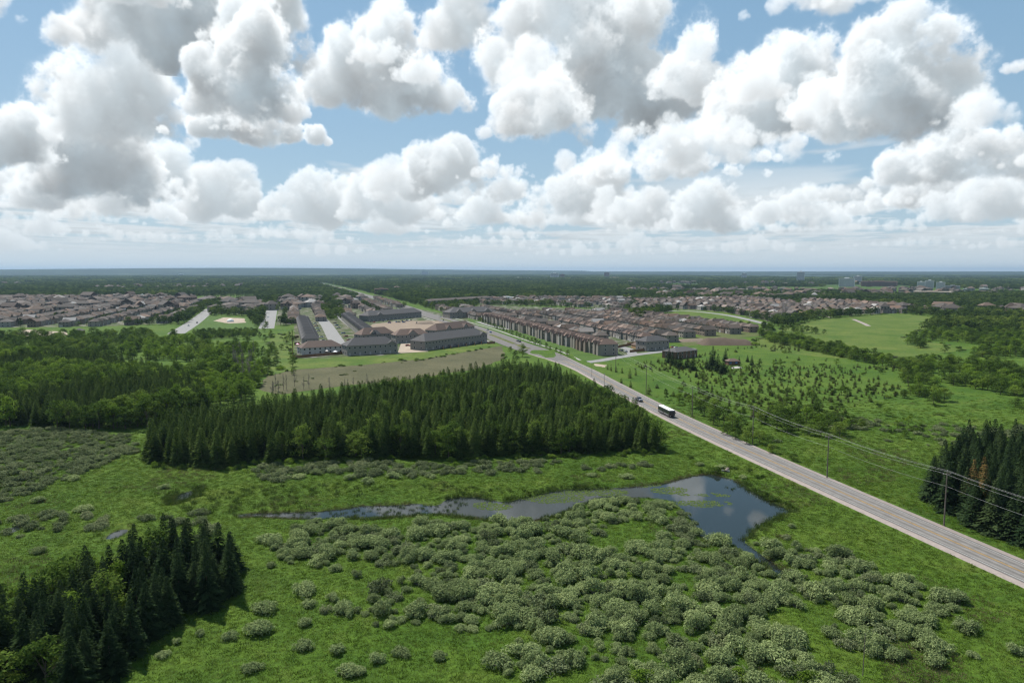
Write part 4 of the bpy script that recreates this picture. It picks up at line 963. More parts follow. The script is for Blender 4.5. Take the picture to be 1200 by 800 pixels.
# long townhouse row facing the road
k = (ry > 470) & (ry < 1100); seg = ROAD[k]; cum = np.concatenate([[0], np.cumsum(np.linalg.norm(np.diff(seg, axis=0), axis=1))])
def at_s(line, s):
    c = np.concatenate([[0], np.cumsum(np.linalg.norm(np.diff(line, axis=0), axis=1))])
    return np.array([np.interp(s, c, line[:,0]), np.interp(s, c, line[:,1])])
def road_row(off, y0, y1, sp, protos, label, group, name, face, gap=0, jit=0.4, detail=1, drop=0.0):
    ln = offset_line(ROAD, off); ln = ln[(ln[:,1] > y0) & (ln[:,1] < y1)]
    s, tot, i = 0.0, np.linalg.norm(np.diff(ln, axis=0), axis=1).sum(), 0
    while s < tot:
        p, q = at_s(ln, s), at_s(ln, s+1.0); d = perp_dir(p, q); n = np.array([d[1], -d[0]])*face
        if rng.rand() >= drop: jj = rng.uniform(-jit, jit); HOUSES.append((p[1], protos[rng.randint(len(protos))], p[0]+jj*n[0], p[1]+jj*n[1], facing(*n), label, group, name))
        i += 1; s += sp + (gap if gap and i % 4 == 0 else 0)
road_row(42, 503, 850, 7.2, H_ROW, 'brown-roofed townhouse in the long row facing the road', 'townhouses of the long row', 'townhouse', -1, 2.4, 1.3)
road_row(108, 585, 800, 7.6, H_ROW2, 'brown-roofed townhouse in the second row from the road', 'townhouses of the second row', 'townhouse', -1, 2.4, 1.2)
road_row(76, 600, 830, 12.0, H_DET, 'house between the two townhouse rows', 'houses between the rows', 'house', 1, 0, drop=.25)
road_row(133, 600, 1000, 11.8, H_DET, 'house in the estate right of the town road', 'houses right of the road', 'house', 1)
for o_ in (168, 196, 230, 258): road_row(o_, 640+(o_-168)*.6, 1010, 12.2, H_DET, 'house in the estate right of the town road', 'houses right of the road', 'house', -1 if o_ in (168, 230) else 1)
for o_ in (42, 76, 108): road_row(o_, 870, 1120, 12.2, H_DET, 'house at the far end of the roadside estate', 'houses at the far end of the estate', 'house', -1)
EX = []              # zones kept free of forest
def estate(pg, label, group, ang=math.atan2(.957,-.29), name='house', sp=14.0, ground=True, drop=.02, street_label=None, lot=True):
    EX.append(pg); c, s = math.cos(ang), math.sin(ang); cx, cy_ = pg.mean(0); q = np.abs(pg-pg.mean(0)).max()*1.5
    v = -q; row = 0
    while v < q:
        u = -q
        while u < q:
            x_, y_ = cx+u*c-v*s, cy_+u*s+v*c
            if inside(np.array([x_]), np.array([y_]), pg)[0] and rng.rand() > drop and abs(x_) < y_*.745+15:
                f = -1 if row % 2 == 0 else 1; n = np.array([-s, c])*f
                HOUSES.append((math.hypot(x_, y_), H_DET[rng.randint(4)], x_+rng.uniform(-1,1), y_+rng.uniform(-1,1), facing(*n)+rng.choice([0,0,0,math.pi/2]), label, group, name))
                if rng.rand() < .8:
                    SC.put('broadleaf_far', x_-n[0]*11+rng.uniform(-3,3), y_-n[1]*11+rng.uniform(-3,3), rng.uniform(4,9), rng.uniform(5,9), label='garden tree among the houses', group='garden trees', name='garden_tree')
            u += sp*(1+rng.uniform(-.05,.08))
        v += 29 if row % 2 == 0 else 33; row += 1
estate(poly((-60,384),(0,384),(60,383),(130,382),(198,379),(228,365),(246,353),(150,349),(60,349),(-60,350)), 'house in the dense suburb at the left edge', 'houses of the left suburb')
estate(poly((323,381),(352,379),(372,378),(385,374),(372,360),(366,352),(328,352)), 'house right of the straight pale street', 'houses right of the straight street')
estate(poly((256,367),(304,369),(308,356),(262,353)), 'house between the two pale streets above the small park', 'houses above the small park')
estate(poly((404,373),(424,375),(470,362),(450,351),(398,353)), 'house behind the townhouse blocks left of the road', 'houses behind the townhouse blocks')
estate(poly((742,367),(770,361),(850,365),(905,377),(940,372),(945,366),(930,356),(880,350),(745,353)), 'house in the far estate beyond the park', 'houses of the far estate', ang=.25)
estate(poly((930,371),(985,369),(1062,367),(1066,362),(1000,355),(940,353)), 'house in the far estate above the bright green field', 'houses above the green field', ang=.1)
estate(poly((560,357),(640,357),(725,363),(742,358),(740,351),(640,350),(575,351)), 'house among trees at the back of the estate', 'houses at the back of the estate', drop=.35)
EX += [poly((545,372),(560,357),(725,363),(775,395),(775,408),(700,425),(640,410),(575,382)), poly((340,420),(345,380),(400,372),(480,360),(545,372),(580,395),(575,405),(410,420))]
town_m, nt_, out_ = nodes('suburb_ground')
_p = world_pos(nt_); pbr(nt_, out_, ramp(nt_, noise(nt_, .11, 3, .5, _p), [(0.42,(0.038,0.064,0.016)),(0.54,(0.075,0.078,0.042)),(0.64,(0.19,0.175,0.155))]), .95, .1)
for i, pg in enumerate(EX): sheet('estate_ground', pg, 0.02+0.004*i, town_m, ['gardens and drives of the left suburb','gardens beside the straight street','gardens above the small park','gardens behind the townhouse blocks','gardens of the far estate','gardens above the green field','gardens at the back of the estate','gardens right of the town road','yards of the townhouse blocks'][i])
HOUSES.sort(key=lambda t: t[0])
HNEAR, HFAR = HOUSES[:300], HOUSES[300:]
for i, (d_, pr, x_, y_, rz_, lab, grp, nm) in enumerate(HNEAR):
    put_house(pr, nm, (x_, y_, 0), rz_, lab, 'townhouse' if nm == 'townhouse' else 'house', grp, detail=2 if i < 10 else (1 if i < 150 else 0))

# townhouse blocks, each with its own walls, roof and windows
def block(name, p0, p1, depth, h, rh, wm, rm, label, cat='townhouse block', gables=(), floors=2, pitch=3.6, gable=False, door_every=2, detail=True):
    a, b = np.array(P(*p0)), np.array(P(*p1)); d = b-a; L = np.linalg.norm(d); d /= L; n = np.array([d[1], -d[0]])
    if np.dot(n, -a) < 0: n = -n
    c = (a+b)/2 - n*depth/2; rz_ = facing(*n); e = empty(name, (c[0], c[1], 0), rz_); tag(e, label, cat)
    wall, roof = MB(), MB(); wall.box(-L/2, L/2, -depth/2, depth/2, -.3, h, bottom=False); hip(roof, L, depth, h, rh, .5, gable)
    for (t, wid, gr) in gables: cross_gable(roof, wall, (t-.5)*L, -depth/2, wid, depth*.45, h, gr, .3)
    wall.build('wall', wm, e); roof.build('roof', rm, e)
    if not detail: return e
    fh = h/floors; nn = max(2, int(L/pitch)); wm1, wm2, dm = MB(), MB(), MB()
    wm1.box(-.75, .75, -.05, 0, -.8, .8); wm2.box(-.62, .62, -.08, -.02, -.68, .68); dm.box(-.55, .55, -.07, 0, -1.1, 1.05)
    m1, m2, m3 = wm1.mesh('window', M_TRIM), wm2.mesh('pane', M_GLASS), dm.mesh('door', M_DOOR)
    for fl in range(floors):
        for i in range(nn):
            x_ = -L/2+L*(i+.5)/nn
            if fl == 0 and i % door_every == 0: obj('door', m3, e, (x_, -depth/2, 1.1)); continue
            f = obj('window', m1, e, (x_, -depth/2, fl*fh+fh*.55)); obj('pane', m2, f)
    for s in (-1, 1):
        for fl in range(floors):
            for yy in (-.25, .2): f = obj('window', m1, e, (s*L/2, yy*depth, fl*fh+fh*.55), s*math.pi/2); obj('pane', m2, f)
    return e
G_ = [M_ROOFGREY, M_ROOFBROWN]
block('townhouse_block', (407,417), (466,413.5), 14, 7.2, 5.0, M_WALLGREY, M_ROOFGREY, 'grey townhouse block with dark roof, left of the sandy drive', gables=((.88,7,2.2),))
block('townhouse_block', (498,411), (571,401), 15, 7.2, 5.2, M_WALLGREY, M_ROOFGREY, 'longest grey townhouse block, between the sandy drive and the road', gables=((.92,7,2.4),))
block('townhouse_block', (464,402.5), (503,400.5), 12, 7.0, 4.6, M_WALLGREY, M_ROOFBROWN, 'brown-roofed townhouse block with a wide gable at the end of the sandy drive', gables=((.5,9,4.0),))
block('townhouse_block', (512,397), (556,391), 13, 7.6, 5.4, M_WALLGREY, M_ROOFBROWN, 'brown-roofed townhouse block behind the longest grey one', gables=((.3,8,3.6),(.75,8,3.6)))
block('townhouse_block', (354,416), (402,413), 13, 5.2, 4.2, M_SIDING, M_ROOFBROWN, 'low pale-walled townhouse block with brown roof beside the fenced yards')
block('townhouse_block', (424,402), (462,399), 12, 7.0, 5.2, M_WALLGREY, M_ROOFBROWN, 'brown-roofed townhouse block half hidden behind the dark-roofed one', gables=((.35,7,3.2),))
block('townhouse_block', (432,377), (494,371.5), 15, 7.2, 5.4, M_WALLGREY, M_ROOFGREY, 'long dark townhouse block across the dirt lot', gables=((.2,9,3),))
block('townhouse_block', (527,373), (582,371), 22, 7.5, 6.0, M_WALLBEIGE, M_ROOFGREY, 'grey-roofed townhouse block on the far side of the road', gables=((.2,9,4),(.5,9,4),(.8,9,4)))
block('apartment_building', (505,359), (577,354), 16, 9.5, 3.0, M_WALLBEIGE, M_ROOFMIX, 'long pale apartment building at the edge of the trees', 'building', floors=3, pitch=6)
block('grey_house', (757,411.5), (784,409.5), 12, 7.4, 3.4, M_WALLGREY, M_ROOFGREY, 'square grey house at the end of the pale side street', 'house', floors=2)
block('brick_house', (792,421), (817,418), 12, 5.0, 2.4, M_BRICK, M_ROOFGREY, 'dark brick house with grey roof among spruces in the meadow', 'house', floors=2, pitch=4)
block('bungalow', (86,391), (94,391), 8, 3, 2, M_BRICK, M_ROOFGREY, 'low bungalow below the left suburb', 'house', floors=1)
def unit_row(p0, p1, sp, protos, label, group, flip=1):
    a, b = np.array(P(*p0)), np.array(P(*p1)); L = np.linalg.norm(b-a); d = (b-a)/L; n = np.array([d[1], -d[0]])*flip
    for i in range(int(L/sp)):
        c = a+d*sp*(i+.5); put_house(protos[i % len(protos)], 'townhouse', (c[0], c[1], 0), facing(*n), label, 'townhouse', group, detail=2 if i < 3 else 1)
unit_row((364,407),(354,379), 6.5, H_ROWG, 'grey-roofed townhouse in the row behind the fenced yards', 'grey townhouses of the left row', 1)
unit_row((438,401),(406,375), 6.5, H_ROWG, 'grey-roofed townhouse in the row beside the dirt lot', 'grey townhouses beside the dirt lot', -1)
# wooden fences
M_POST = M_WOOD
def fence(p0, p1, label, mat=M_WOOD, h=1.9, name='wooden_fence'):
    a, b = np.array(P(*p0)), np.array(P(*p1)); L = np.linalg.norm(b-a); rz_ = math.atan2(b[1]-a[1], b[0]-a[0]); e = empty(name, (a[0], a[1], 0), rz_); tag(e, label, 'fence')
    n = max(1, int(L/2.6)); pm, qm = MB(), MB(); pm.box(.06, L/n-.06, -.02, .02, .08, h); qm.box(-.06, .06, -.06, .06, -.2, h+.1); p_, q_ = pm.mesh('panel', mat), qm.mesh('post', mat)
    for i in range(n): obj('panel', p_, e, (i*L/n, 0, 0))
    for i in range(n+1): obj('post', q_, e, (i*L/n, 0, 0))
fence((343,420),(342,386), 'brown wooden fence along the left side of the yards'); fence((343,420),(405,414.5), 'brown wooden fence in front of the low pale block')
fence((571,403),(580,402.5), 'brown wooden fence at the road end of the longest block'); fence((345,404),(351,403.5), 'short wooden fence across the fenced yards'); fence((345,396),(350,395.5), 'far short wooden fence across the fenced yards')
for i, px_ in enumerate([519,528,537,546,556,564]):
    py_ = 411-(px_-498)*10/73; fence((px_, py_), (px_+.6, py_+1.6), ['first','second','third','fourth','fifth','sixth'][i]+' new wooden divider from the left behind the longest block', M_NEWWOOD, 2.0, 'fence_divider')
fence((738,413),(757,411), 'wooden yard fence beside the square grey house'); fence((722,408),(742,404), 'wooden yard fence behind the townhouse row end'); fence((735,404),(752,402), 'wooden yard fence beside the house under construction', M_NEWWOOD)

# far buildings
M_FARW = plain('far_white_wall', (0.62,0.62,0.61), var=.05, scale=.05); M_FART = plain('far_tan_wall', (0.42,0.34,0.27), var=.1, scale=.05); M_FARG = plain('far_grey_wall', (0.33,0.34,0.36), var=.1, scale=.05); M_FARB = plain('far_brown_wall', (0.22,0.14,0.11), var=.1, scale=.05)
def far_building(name, px_, py_, wpx, hpx, mat, label, cat='building', floors=6, roofmat=None, deep=.5):
    x_, y_ = P(px_, py_); D = math.hypot(x_, y_); w = wpx*y_/FOCAL; h = hpx*y_/FOCAL; d = max(8, w*deep); rz_ = math.atan2(-x_, y_)*1.0
    e = empty(name, (x_, y_, 0), rz_); tag(e, label, cat); m1 = MB(); m1.box(-w/2, w/2, 0, d, -.5, h, bottom=False); m1.build('wall', mat, e)
    m2 = MB(); m2.box(-w/2-.3, w/2+.3, -.3, d+.3, h, h+max(.6, h*.03)); m2.box(-w*.15, w*.15, d*.3, d*.7, h+max(.6, h*.03), h+max(.6, h*.03)+h*.08+1); m2.build('roof', roofmat or mat, e)
    fh = h/floors
    for f in range(floors):
        mb = MB(); mb.box(-w*.46, w*.46, -.12, 0, f*fh+fh*.38, f*fh+fh*.78); mb.build('window_band', M_GLASS, e)
FB = [(938,330.5,8.5,11.5,M_FARW,'white apartment tower standing alone near the right horizon',12),(992,336,17,9.5,M_FARW,'wide white apartment block near the right horizon',8),(1005,333,9,9,M_FARW,'tall pale apartment tower right of the wide white block',12),(1030,335.5,38,5.5,M_FARB,'long low brown apartment building near the right horizon',5),(1018,336,6,6,M_FARB,'small brown block beside the pale apartment tower',6),(1079,337.5,8,7,M_FARW,'left white slab of the apartment group at far right',9),(1089,337.5,9,8.5,M_FARW,'middle white slab of the apartment group at far right',10),(1102,339.5,9,8.5,M_FARW,'tallest white slab of the apartment group at far right',10),(1116,340,15,5,M_FARG,'grey wing of the apartment group at far right',6),
      (1092,346.5,38,4.5,M_FART,'long tan flat-roofed warehouse at far right',2),(1058,344.5,10,5,M_FART,'tan warehouse left of the long one',2),(872,327,6,6.5,M_FARW,'pale round-topped tower on the horizon right of centre',6),(650,326.5,10,6,M_FARW,'white block near the horizon above the estate',5),(659,326.5,5,5,M_FARB,'brown block beside the white one near the horizon',5),(711,325.5,6,6,M_FARB,'brown tower on the horizon above the estate',7),(470,321.6,5,4.6,M_FARG,'left one of the grey tower pair on the horizon',9),(478,321.6,5,4.6,M_FARG,'right one of the grey tower pair on the horizon',9),(498,322.5,8,4,M_FARG,'low grey building right of the tower pair',4),(607,327.5,10,2.2,M_FARW,'low white warehouse on the horizon left of centre',2),(620,328,8,2.2,M_FARW,'second low white warehouse near the horizon',2),(720,327.5,11,2.5,M_FART,'low tan warehouse near the horizon',2),(783,321.5,7,2,M_FARW,'white roofed hall close to the horizon',2),
      (447,345,16,6.5,M_FARB,'dark school building among trees above the road',2),(398,341,14,3,M_FART,'low tan building among trees at left',2),(355,341,10,3,M_FARG,'low grey building among trees at left',2),(595,352.5,16,4,M_FARW,'white flat-roofed hall behind the long apartment building',1),(575,354,20,5,M_FARB,'brown hall behind the long apartment building',2),(70,357,9,4,M_FARW,'white hall in the left suburb',1),(134,349,7,3.5,M_FARW,'white hall at the back of the left suburb',1),(167,348,6,2.5,M_FARW,'small white hall at the right back of the left suburb',1),(1132,341,6,2.5,M_FARW,'small white shed at far right',1),(1153,341,10,2.8,M_FARW,'white shed near the right edge',1),(212,323,5,2,M_FARW,'white shed on the left hills',1),(75,328.5,14,1.5,M_FARW,'low white sheds line on the left horizon',1)]
for (a1, b1, c1, d1, mt, lab, fl) in FB: far_building('tower_block' if fl > 5 else 'far_building', a1, b1, c1, d1, mt, lab, 'building', fl)

# ------------------------------------------------------------------ poles, wires, lamps
M_POLE = plain('weathered_pole', (0.15,0.125,0.105), .9, .1, var=.2, scale=2); M_WIRE = plain('aluminium_wire', (0.45,0.45,0.45), .6, .3, .0, var=.05); M_INS = plain('porcelain', (0.45,0.44,0.42), .3); M_STEEL = plain('galvanised_steel', (0.36,0.37,0.38), .45, .4, .6, var=.08)
road_dir = unit(np.array([-.23, .97]))
POLES = [((1106,618),13.2,'wooden power pole in front of the right-hand spruces'),((969,562),13.0,'wooden power pole standing at the road, second from the right'),((881.7,521),13.0,'wooden power pole behind the roadside trees, third from the right'),((811,489),12.6,'wooden power pole above the bus, fourth from the right'),((757,464),14.5,'tall wooden power pole left of the bus in the meadow'),((721.5,436),15.0,'tall wooden power pole at the side street')]
tops = []
def pole(x_, y_, h, label, rz_=0.0):
    z_ = float(height(np.array([x_]), np.array([y_]))[0]); e = empty('power_pole', (x_, y_, z_), rz_); tag(e, label, 'power pole', 'wooden power poles beside the road')
    m = MB(); m.tube((0,0,-.5), (0,0,h), .19, .11, 10); m.build('post', M_POLE, e)
    m = MB(); m.box(-1.2, 1.2, -.06, .06, h-.75, h-.62); m.build('crossarm', M_POLE, e)
    for dx in (-1.1, 1.1): m = MB(); m.tube((dx,0,h-.62), (dx,0,h-.4), .06, .04, 8); m.build('insulator', M_INS, e)
    m = MB(); m.tube((0,0,h), (0,0,h+.22), .06, .04, 8); m.build('insulator', M_INS, e)
    c, s = math.cos(rz_), math.sin(rz_)
    tops.append([(x_-1.1*c, y_-1.1*s, z_+h-.38), (x_, y_, z_+h+.22), (x_+1.1*c, y_+1.1*s, z_+h-.38), (x_, y_, z_+h-3.6)])
pole(112.5, 122.5, 13.2, 'wooden power pole beyond the right edge of the picture', .25)
for p_, h_, lab in POLES: x_, y_ = P(*p_); pole(x_, y_, h_, lab, .25)
def wire(pts, r, label, name='power_wire', group='overhead wires along the road'):
    V = []; F = []; n = 4
    path = []
    for (a, b) in zip(pts[:-1], pts[1:]):
        a, b = np.array(a), np.array(b); L = np.linalg.norm(b-a); sag = L*.016
        for i in range(14): t = i/14; q = a+(b-a)*t; q[2] -= 4*sag*t*(1-t); path.append(q)
    path.append(np.array(pts[-1])); path = np.array(path)
    t = unit(np.gradient(path, axis=0)); s = unit(np.cross(t, [0,0,1])); u = np.cross(s, t)
    for i in range(n): a = 2*math.pi*i/n; V.append(path+(s*math.cos(a)+u*math.sin(a))*r)
    V = np.stack(V, 1).reshape(-1, 3); k_ = np.arange(len(path)-1)
    for i in range(n): j = (i+1) % n; F.append(np.stack([k_*n+i, k_*n+j, (k_+1)*n+j, (k_+1)*n+i], 1))
    o = obj(name, new_mesh(name, V, np.vstack(F), M_WIRE)); tag(o, label, 'wire', group)
for q, lab in enumerate(['left wire of the overhead line at the pole tops','middle wire of the overhead line at the pole tops','right wire of the overhead line at the pole tops','lowest wire of the overhead line, below the crossarms']): wire([t[q] for t in tops], .013, lab)
for px_, py_, h_ in [(708,458,9),(693.5,443,9)]:
    x_, y_ = P(px_, py_); e = empty('roadside_pole', (x_, y_, 0)); tag(e, 'slim roadside pole at the near end of the plantation' if px_ > 700 else 'slim roadside pole at the mouth of the side street', 'pole'); m = MB(); m.tube((0,0,-.3), (0,0,h_), .11, .07, 8); m.build('post', M_POLE, e); m = MB(); m.box(-.25,.25,-.1,.1,h_-.5,h_-.2); m.build('bracket', M_STEEL, e)
x_, y_ = P(1011,792); z_ = float(height(np.array([x_]), np.array([y_]))[0]); m = MB(); m.tube((0,0,-.3), (.05,0,6.6), .07, .045, 8); o = m.build('thin_pole', M_POLE, None, (x_, y_, z_)); tag(o, 'thin bare pole standing among the willow shrubs', 'pole')
lamp_me = None
def street_lamp(x_, y_, rz_, label):
    e = empty('street_lamp', (x_, y_, .05), rz_); tag(e, label, 'street lamp', 'street lamps of the town road')
    for nm, f in LAMP: obj(nm, f, e)
m = MB(); m.tube((0,0,-.2), (0,0,8.5), .10, .06, 8); m2 = MB(); m2.tube((0,0,8.4), (2.0,0,9.0), .045, .035, 6); m3 = MB(); m3.box(1.8, 2.6, -.14, .14, 8.95, 9.1)
LAMP = [('post', m.mesh('post', M_STEEL)), ('arm', m2.mesh('arm', M_STEEL)), ('lamp_head', m3.mesh('lamp_head', M_STEEL))]
for i, yy in enumerate([515, 560, 605, 650, 695, 740, 790, 845]):
    j = int(np.argmin(abs(ry-yy))); q = offset_line(ROAD, hwR+2.2)[j]; street_lamp(q[0], q[1], math.pi+.28, 'street lamp on the right verge of the town road')
for i, yy in enumerate([620, 670, 725, 785, 850]):
    j = int(np.argmin(abs(ry-yy))); q = offset_line(ROAD, hwL-2.0)[j]; street_lamp(q[0], q[1], .28, 'street lamp on the left verge of the town road')

# ------------------------------------------------------------------ vehicles
M_TYRE = plain('tyre_rubber', (0.02,0.02,0.02), .9, .1); M_RIM = plain('wheel_rim', (0.35,0.35,0.36), .4, .5, .7); M_LAMP = plain('lamp_lens', (0.75,0.75,0.72), .2); M_TAIL = plain('tail_lamp', (0.35,0.02,0.02), .3)
def paint(name, c, rough=.3): return plain(name, c, rough, .5, 0.0, .04)
M_BUSBLK = paint('black_bus_paint', (0.022,0.023,0.025)); M_BUSWHT = paint('white_bus_paint', (0.78,0.78,0.77), .5); M_NAVY = paint('dark_navy_paint', (0.018,0.022,0.040)); M_SILVER = paint('silver_paint', (0.40,0.42,0.45))
def wheel_mesh(r, w):
    a = MB(); a.tube((0,-w/2,0), (0,w/2,0), r, r, 20); b = MB(); b.tube((0,-w/2-.01,0), (0,w/2+.01,0), r*.6, r*.6, 14); return a.mesh('tyre', M_TYRE), b.mesh('rim', M_RIM)
def wheels(e, pos, r, w):
    t, q = wheel_mesh(r, w)
    for (x_, y_) in pos:
        k_ = obj('wheel', t, e, (x_, y_, r)); obj('rim', q, k_)
def loft(mb, sections, m=0):
    """closed rings of equal point count along x"""
    n = len(sections[0]); b = len(mb.v)
    for s in sections: mb.v += [tuple(p) for p in s]
    for i in range(len(sections)-1):
        for j in range(n):
            k_ = (j+1) % n; mb.f.append((b+i*n+j, b+i*n+k_, b+(i+1)*n+k_, b+(i+1)*n+j)); mb.m.append(m)
    mb.f.append(tuple(b+n-1-j for j in range(n))); mb.m.append(m); mb.f.append(tuple(b+(len(sections)-1)*n+j for j in range(n))); mb.m.append(m)
def ring(x_, y0, z0, z1, r=.12):
    return [(x_,-y0,z0),(x_,y0,z0),(x_,y0,z1-r),(x_,y0-r*.35,z1-r*.35),(x_,y0-r,z1),(x_,-y0+r,z1),(x_,-y0+r*.35,z1-r*.35),(x_,-y0,z1-r)]
def make_bus():                            # front towards +x
    e = empty('city_bus'); b = MB(); loft(b, [ring(-6.0,1.2,.45,2.75),ring(-5.85,1.27,.36,2.9),ring(5.7,1.27,.36,2.9),ring(5.98,1.2,.42,2.7)]); b.build('body', M_BUSBLK, e)
    r = MB(); r.box(-5.8,5.7,-1.17,1.17,2.9,2.99); rf = r.build('roof', M_BUSWHT, e)
    for x0, x1, y0, y1, z1 in [(1.6,2.3,-.35,.35,3.06),(2.9,3.6,-.35,.35,3.06)]: h_ = MB(); h_.box(x0,x1,y0,y1,2.99,z1); h_.build('roof_hatch', M_BUSBLK, rf)
    u = MB(); u.box(-5.4,-3.0,-.85,.85,2.99,3.2); u.build('air_conditioner', M_BUSWHT, rf)
    for s in (-1, 1):
        for i in range(7):
            x0 = -5.0+i*1.42
            if s < 0 and i in (3,): continue
            w_ = MB(); w_.box(x0, x0+1.3, s*1.27 if s > 0 else -1.29, 1.29 if s > 0 else -1.27, 1.35, 2.45); w_.build('window', M_GLASS, e)
        st = MB(); st.box(-5.6,5.4, 1.272 if s > 0 else -1.282, 1.282 if s > 0 else -1.272, .95, 1.12); st.build('side_stripe', M_SILVER, e)
    for x0 in (4.7, -.8): d_ = MB(); d_.box(x0, x0+1.0, -1.295, -1.27, .5, 2.5); d_.build('door', M_GLASS, e)
    ws = MB(); ws.box(5.93,6.0,-1.08,1.08,1.15,2.35); ws.build('windscreen', M_GLASS, e)
    ds = MB(); ds.box(5.9,5.99,-.8,.8,2.42,2.64); ds.build('destination_sign', M_BUSBLK, e)
    for s in (-1,1):
        h_ = MB(); h_.box(5.97,6.02,s*.9-.18,s*.9+.18,.62,.82); h_.build('headlight', M_LAMP, e); t_ = MB(); t_.box(-6.02,-5.97,s*.95-.12,s*.95+.12,1.0,1.4); t_.build('tail_light', M_TAIL, e)
        mr = MB(); mr.box(5.95,6.15,s*1.35-.1,s*1.35+.1,1.7,2.2); mr.build('mirror', M_BUSBLK, e)
    bp = MB(); bp.box(5.95,6.1,-1.15,1.15,.38,.58); bp.build('bumper', M_BUSBLK, e)
    wheels(e, [(3.6,-1.12),(3.6,1.12),(-3.3,-1.12),(-3.3,1.12)], .48, .3); return e
def road_at(yy, off):
    ln = offset_line(ROAD, off); j = int(np.argmin(abs(ln[:,1]-yy))); d = ln[max(j-1,0)]-ln[min(j+1,len(ln)-1)]; t = (yy-ln[j-1,1])/(ln[j+1,1]-ln[j-1,1]+1e-9)
    p = np.array([np.interp(yy, ln[:,1], ln[:,0]), yy]); return p, math.atan2(d[1], d[0])
bus = make_bus(); p_, a_ = road_at(289.0, -1.85); bus.location = (p_[0], p_[1], .64); bus.rotation_euler = (0,0,a_)
tag(bus, 'black city bus with white roof driving down the road', 'bus')
def make_pickup(body_m):
    e = empty('pickup_truck'); b = MB()
    loft(b, [ring(-2.85,.9,.5,1.05,.08),ring(-2.75,.96,.42,1.12,.08),ring(1.0,.98,.42,1.14,.1),ring(2.5,.95,.42,1.08,.16),ring(2.85,.85,.5,.95,.16)]); b.build('body', body_m, e)
    c = MB(); loft(c, [ring(-.95,.86,1.08,1.12,.05),ring(-.75,.80,1.1,1.82,.14),ring(.75,.78,1.1,1.86,.14),ring(1.45,.84,1.08,1.15,.05)]); c.build('cab', M_GLASS, e)
    r = MB(); r.box(-.68,.72,-.66,.66,1.84,1.9); r.build('cab_roof', body_m, e)
    bd = MB(); bd.box(-2.65,-1.0,-.8,.8,1.125,1.15); bd.build('cargo_bed', M_TYRE, e)
    hd = MB(); hd.box(1.5,2.6,-.75,.75,1.08,1.13); hd.build('bonnet', M_SILVER if body_m is M_NAVY else body_m, e)
    for s in (-1,1):
        h_ = MB(); h_.box(2.78,2.88,s*.66-.15,s*.66+.15,.72,.88); h_.build('headlight', M_LAMP, e); t_ = MB(); t_.box(-2.87,-2.8,s*.78-.08,s*.78+.08,.75,1.0); t_.build('tail_light', M_TAIL, e)
    wheels(e, [(1.85,-.88),(1.85,.88),(-1.75,-.88),(-1.75,.88)], .39, .26); return e
pk = make_pickup(M_NAVY); p_, a_ = road_at(320.5, -1.9); pk.location = (p_[0], p_[1], .645); pk.rotation_euler = (0,0,a_); tag(pk, 'dark pickup truck driving behind the bus', 'truck')
M_CARS = [paint('white_car_paint', (0.72,0.72,0.71)), paint('black_car_paint', (0.02,0.02,0.022)), paint('silver_car_paint', (0.38,0.39,0.40)), paint('red_car_paint', (0.28,0.02,0.02)), paint('blue_car_paint', (0.05,0.12,0.28))]
CARP = []
for cm in M_CARS:
    b = MB(); loft(b, [ring(-2.2,.8,.4,.85,.12),ring(-2.05,.88,.3,.98,.14),ring(.9,.9,.3,1.0,.14),ring(2.05,.86,.3,.86,.16),ring(2.25,.75,.4,.7,.14)]); c = MB(); loft(c, [ring(-1.75,.8,.94,.98,.04),ring(-1.1,.72,.95,1.46,.16),ring(.35,.70,.95,1.48,.16),ring(1.15,.8,.94,.98,.04)])
    CARP.append((b.mesh('body', cm), c.mesh('cabin', M_GLASS)))
TY, RM = wheel_mesh(.33, .22)
def car(x_, y_, rz_, ci, label, group=None, z_=.2):
    e = empty('car', (x_, y_, z_), rz_); tag(e, label, 'car', group); obj('body', CARP[ci][0], e); obj('cabin', CARP[ci][1], e)
    for dx in (-1.35, 1.35):
        for dy in (-.8, .8): obj('wheel', TY, e, (dx, dy, .33))
CN = ['white','black','silver','red','blue']
for yy, off, ci, lab in [(603,8.0,1,'black car driving beside the front lawns of the long row'),(598,8.2,1,'second black car close behind on the town road'),(690,4.5,4,'blue car on the town road above the longest block'),(718,8,2,'silver car on the town road'),(735,-8,1,'black car on the left side of the town road'),(812,8,0,'white car far along the town road'),(860,-6,1,'black car far along the town road'),(930,7,2,'silver car at the far end of the town road')]:
    p_, a_ = road_at(yy, off); car(p_[0], p_[1], a_+(math.pi if off > 0 else 0), ci, lab)
spots = [((478,405.5),3,.3,'red car parked on the sandy drive'),((486,404),0,.2,'white car parked before the gabled block'),((728,411.5),1,1.9,'black car parked beside the side street'),((733,412.5),2,1.9,'silver car parked beside the side street'),((789,407.5),3,.3,'red car parked behind the square grey house'),((793,408),0,.3,'white car parked behind the square grey house'),((231,378.5),1,1.9,'black car on the broad pale street'),((221,382),0,1.9,'white car on the broad pale street'),((314,372),0,1.8,'white car parked on the straight pale street')]
for (pp, ci, rz_, lab) in spots: x_, y_ = P(*pp); car(x_, y_, rz_, ci, lab, None, .1)
for i in range(9):
    for s_, grp in ((-1, 'left'), (1, 'right')):
        if rng.rand() < .75:
            a1, b1 = (np.array(P(402,412)), np.array(P(380,378))); q = a1+(b1-a1)*(i+.5)/9; dq = (b1-a1)/np.linalg.norm(b1-a1); q = q+np.array([dq[1], -dq[0]])*s_*11; ci = rng.randint(5)
            car(q[0], q[1], math.atan2(dq[1], dq[0])+math.pi/2, ci, f'{CN[ci]} car parked on the {grp} side of the street between townhouse rows', f'{CN[ci]} cars parked {grp} of the townhouse street', .1)
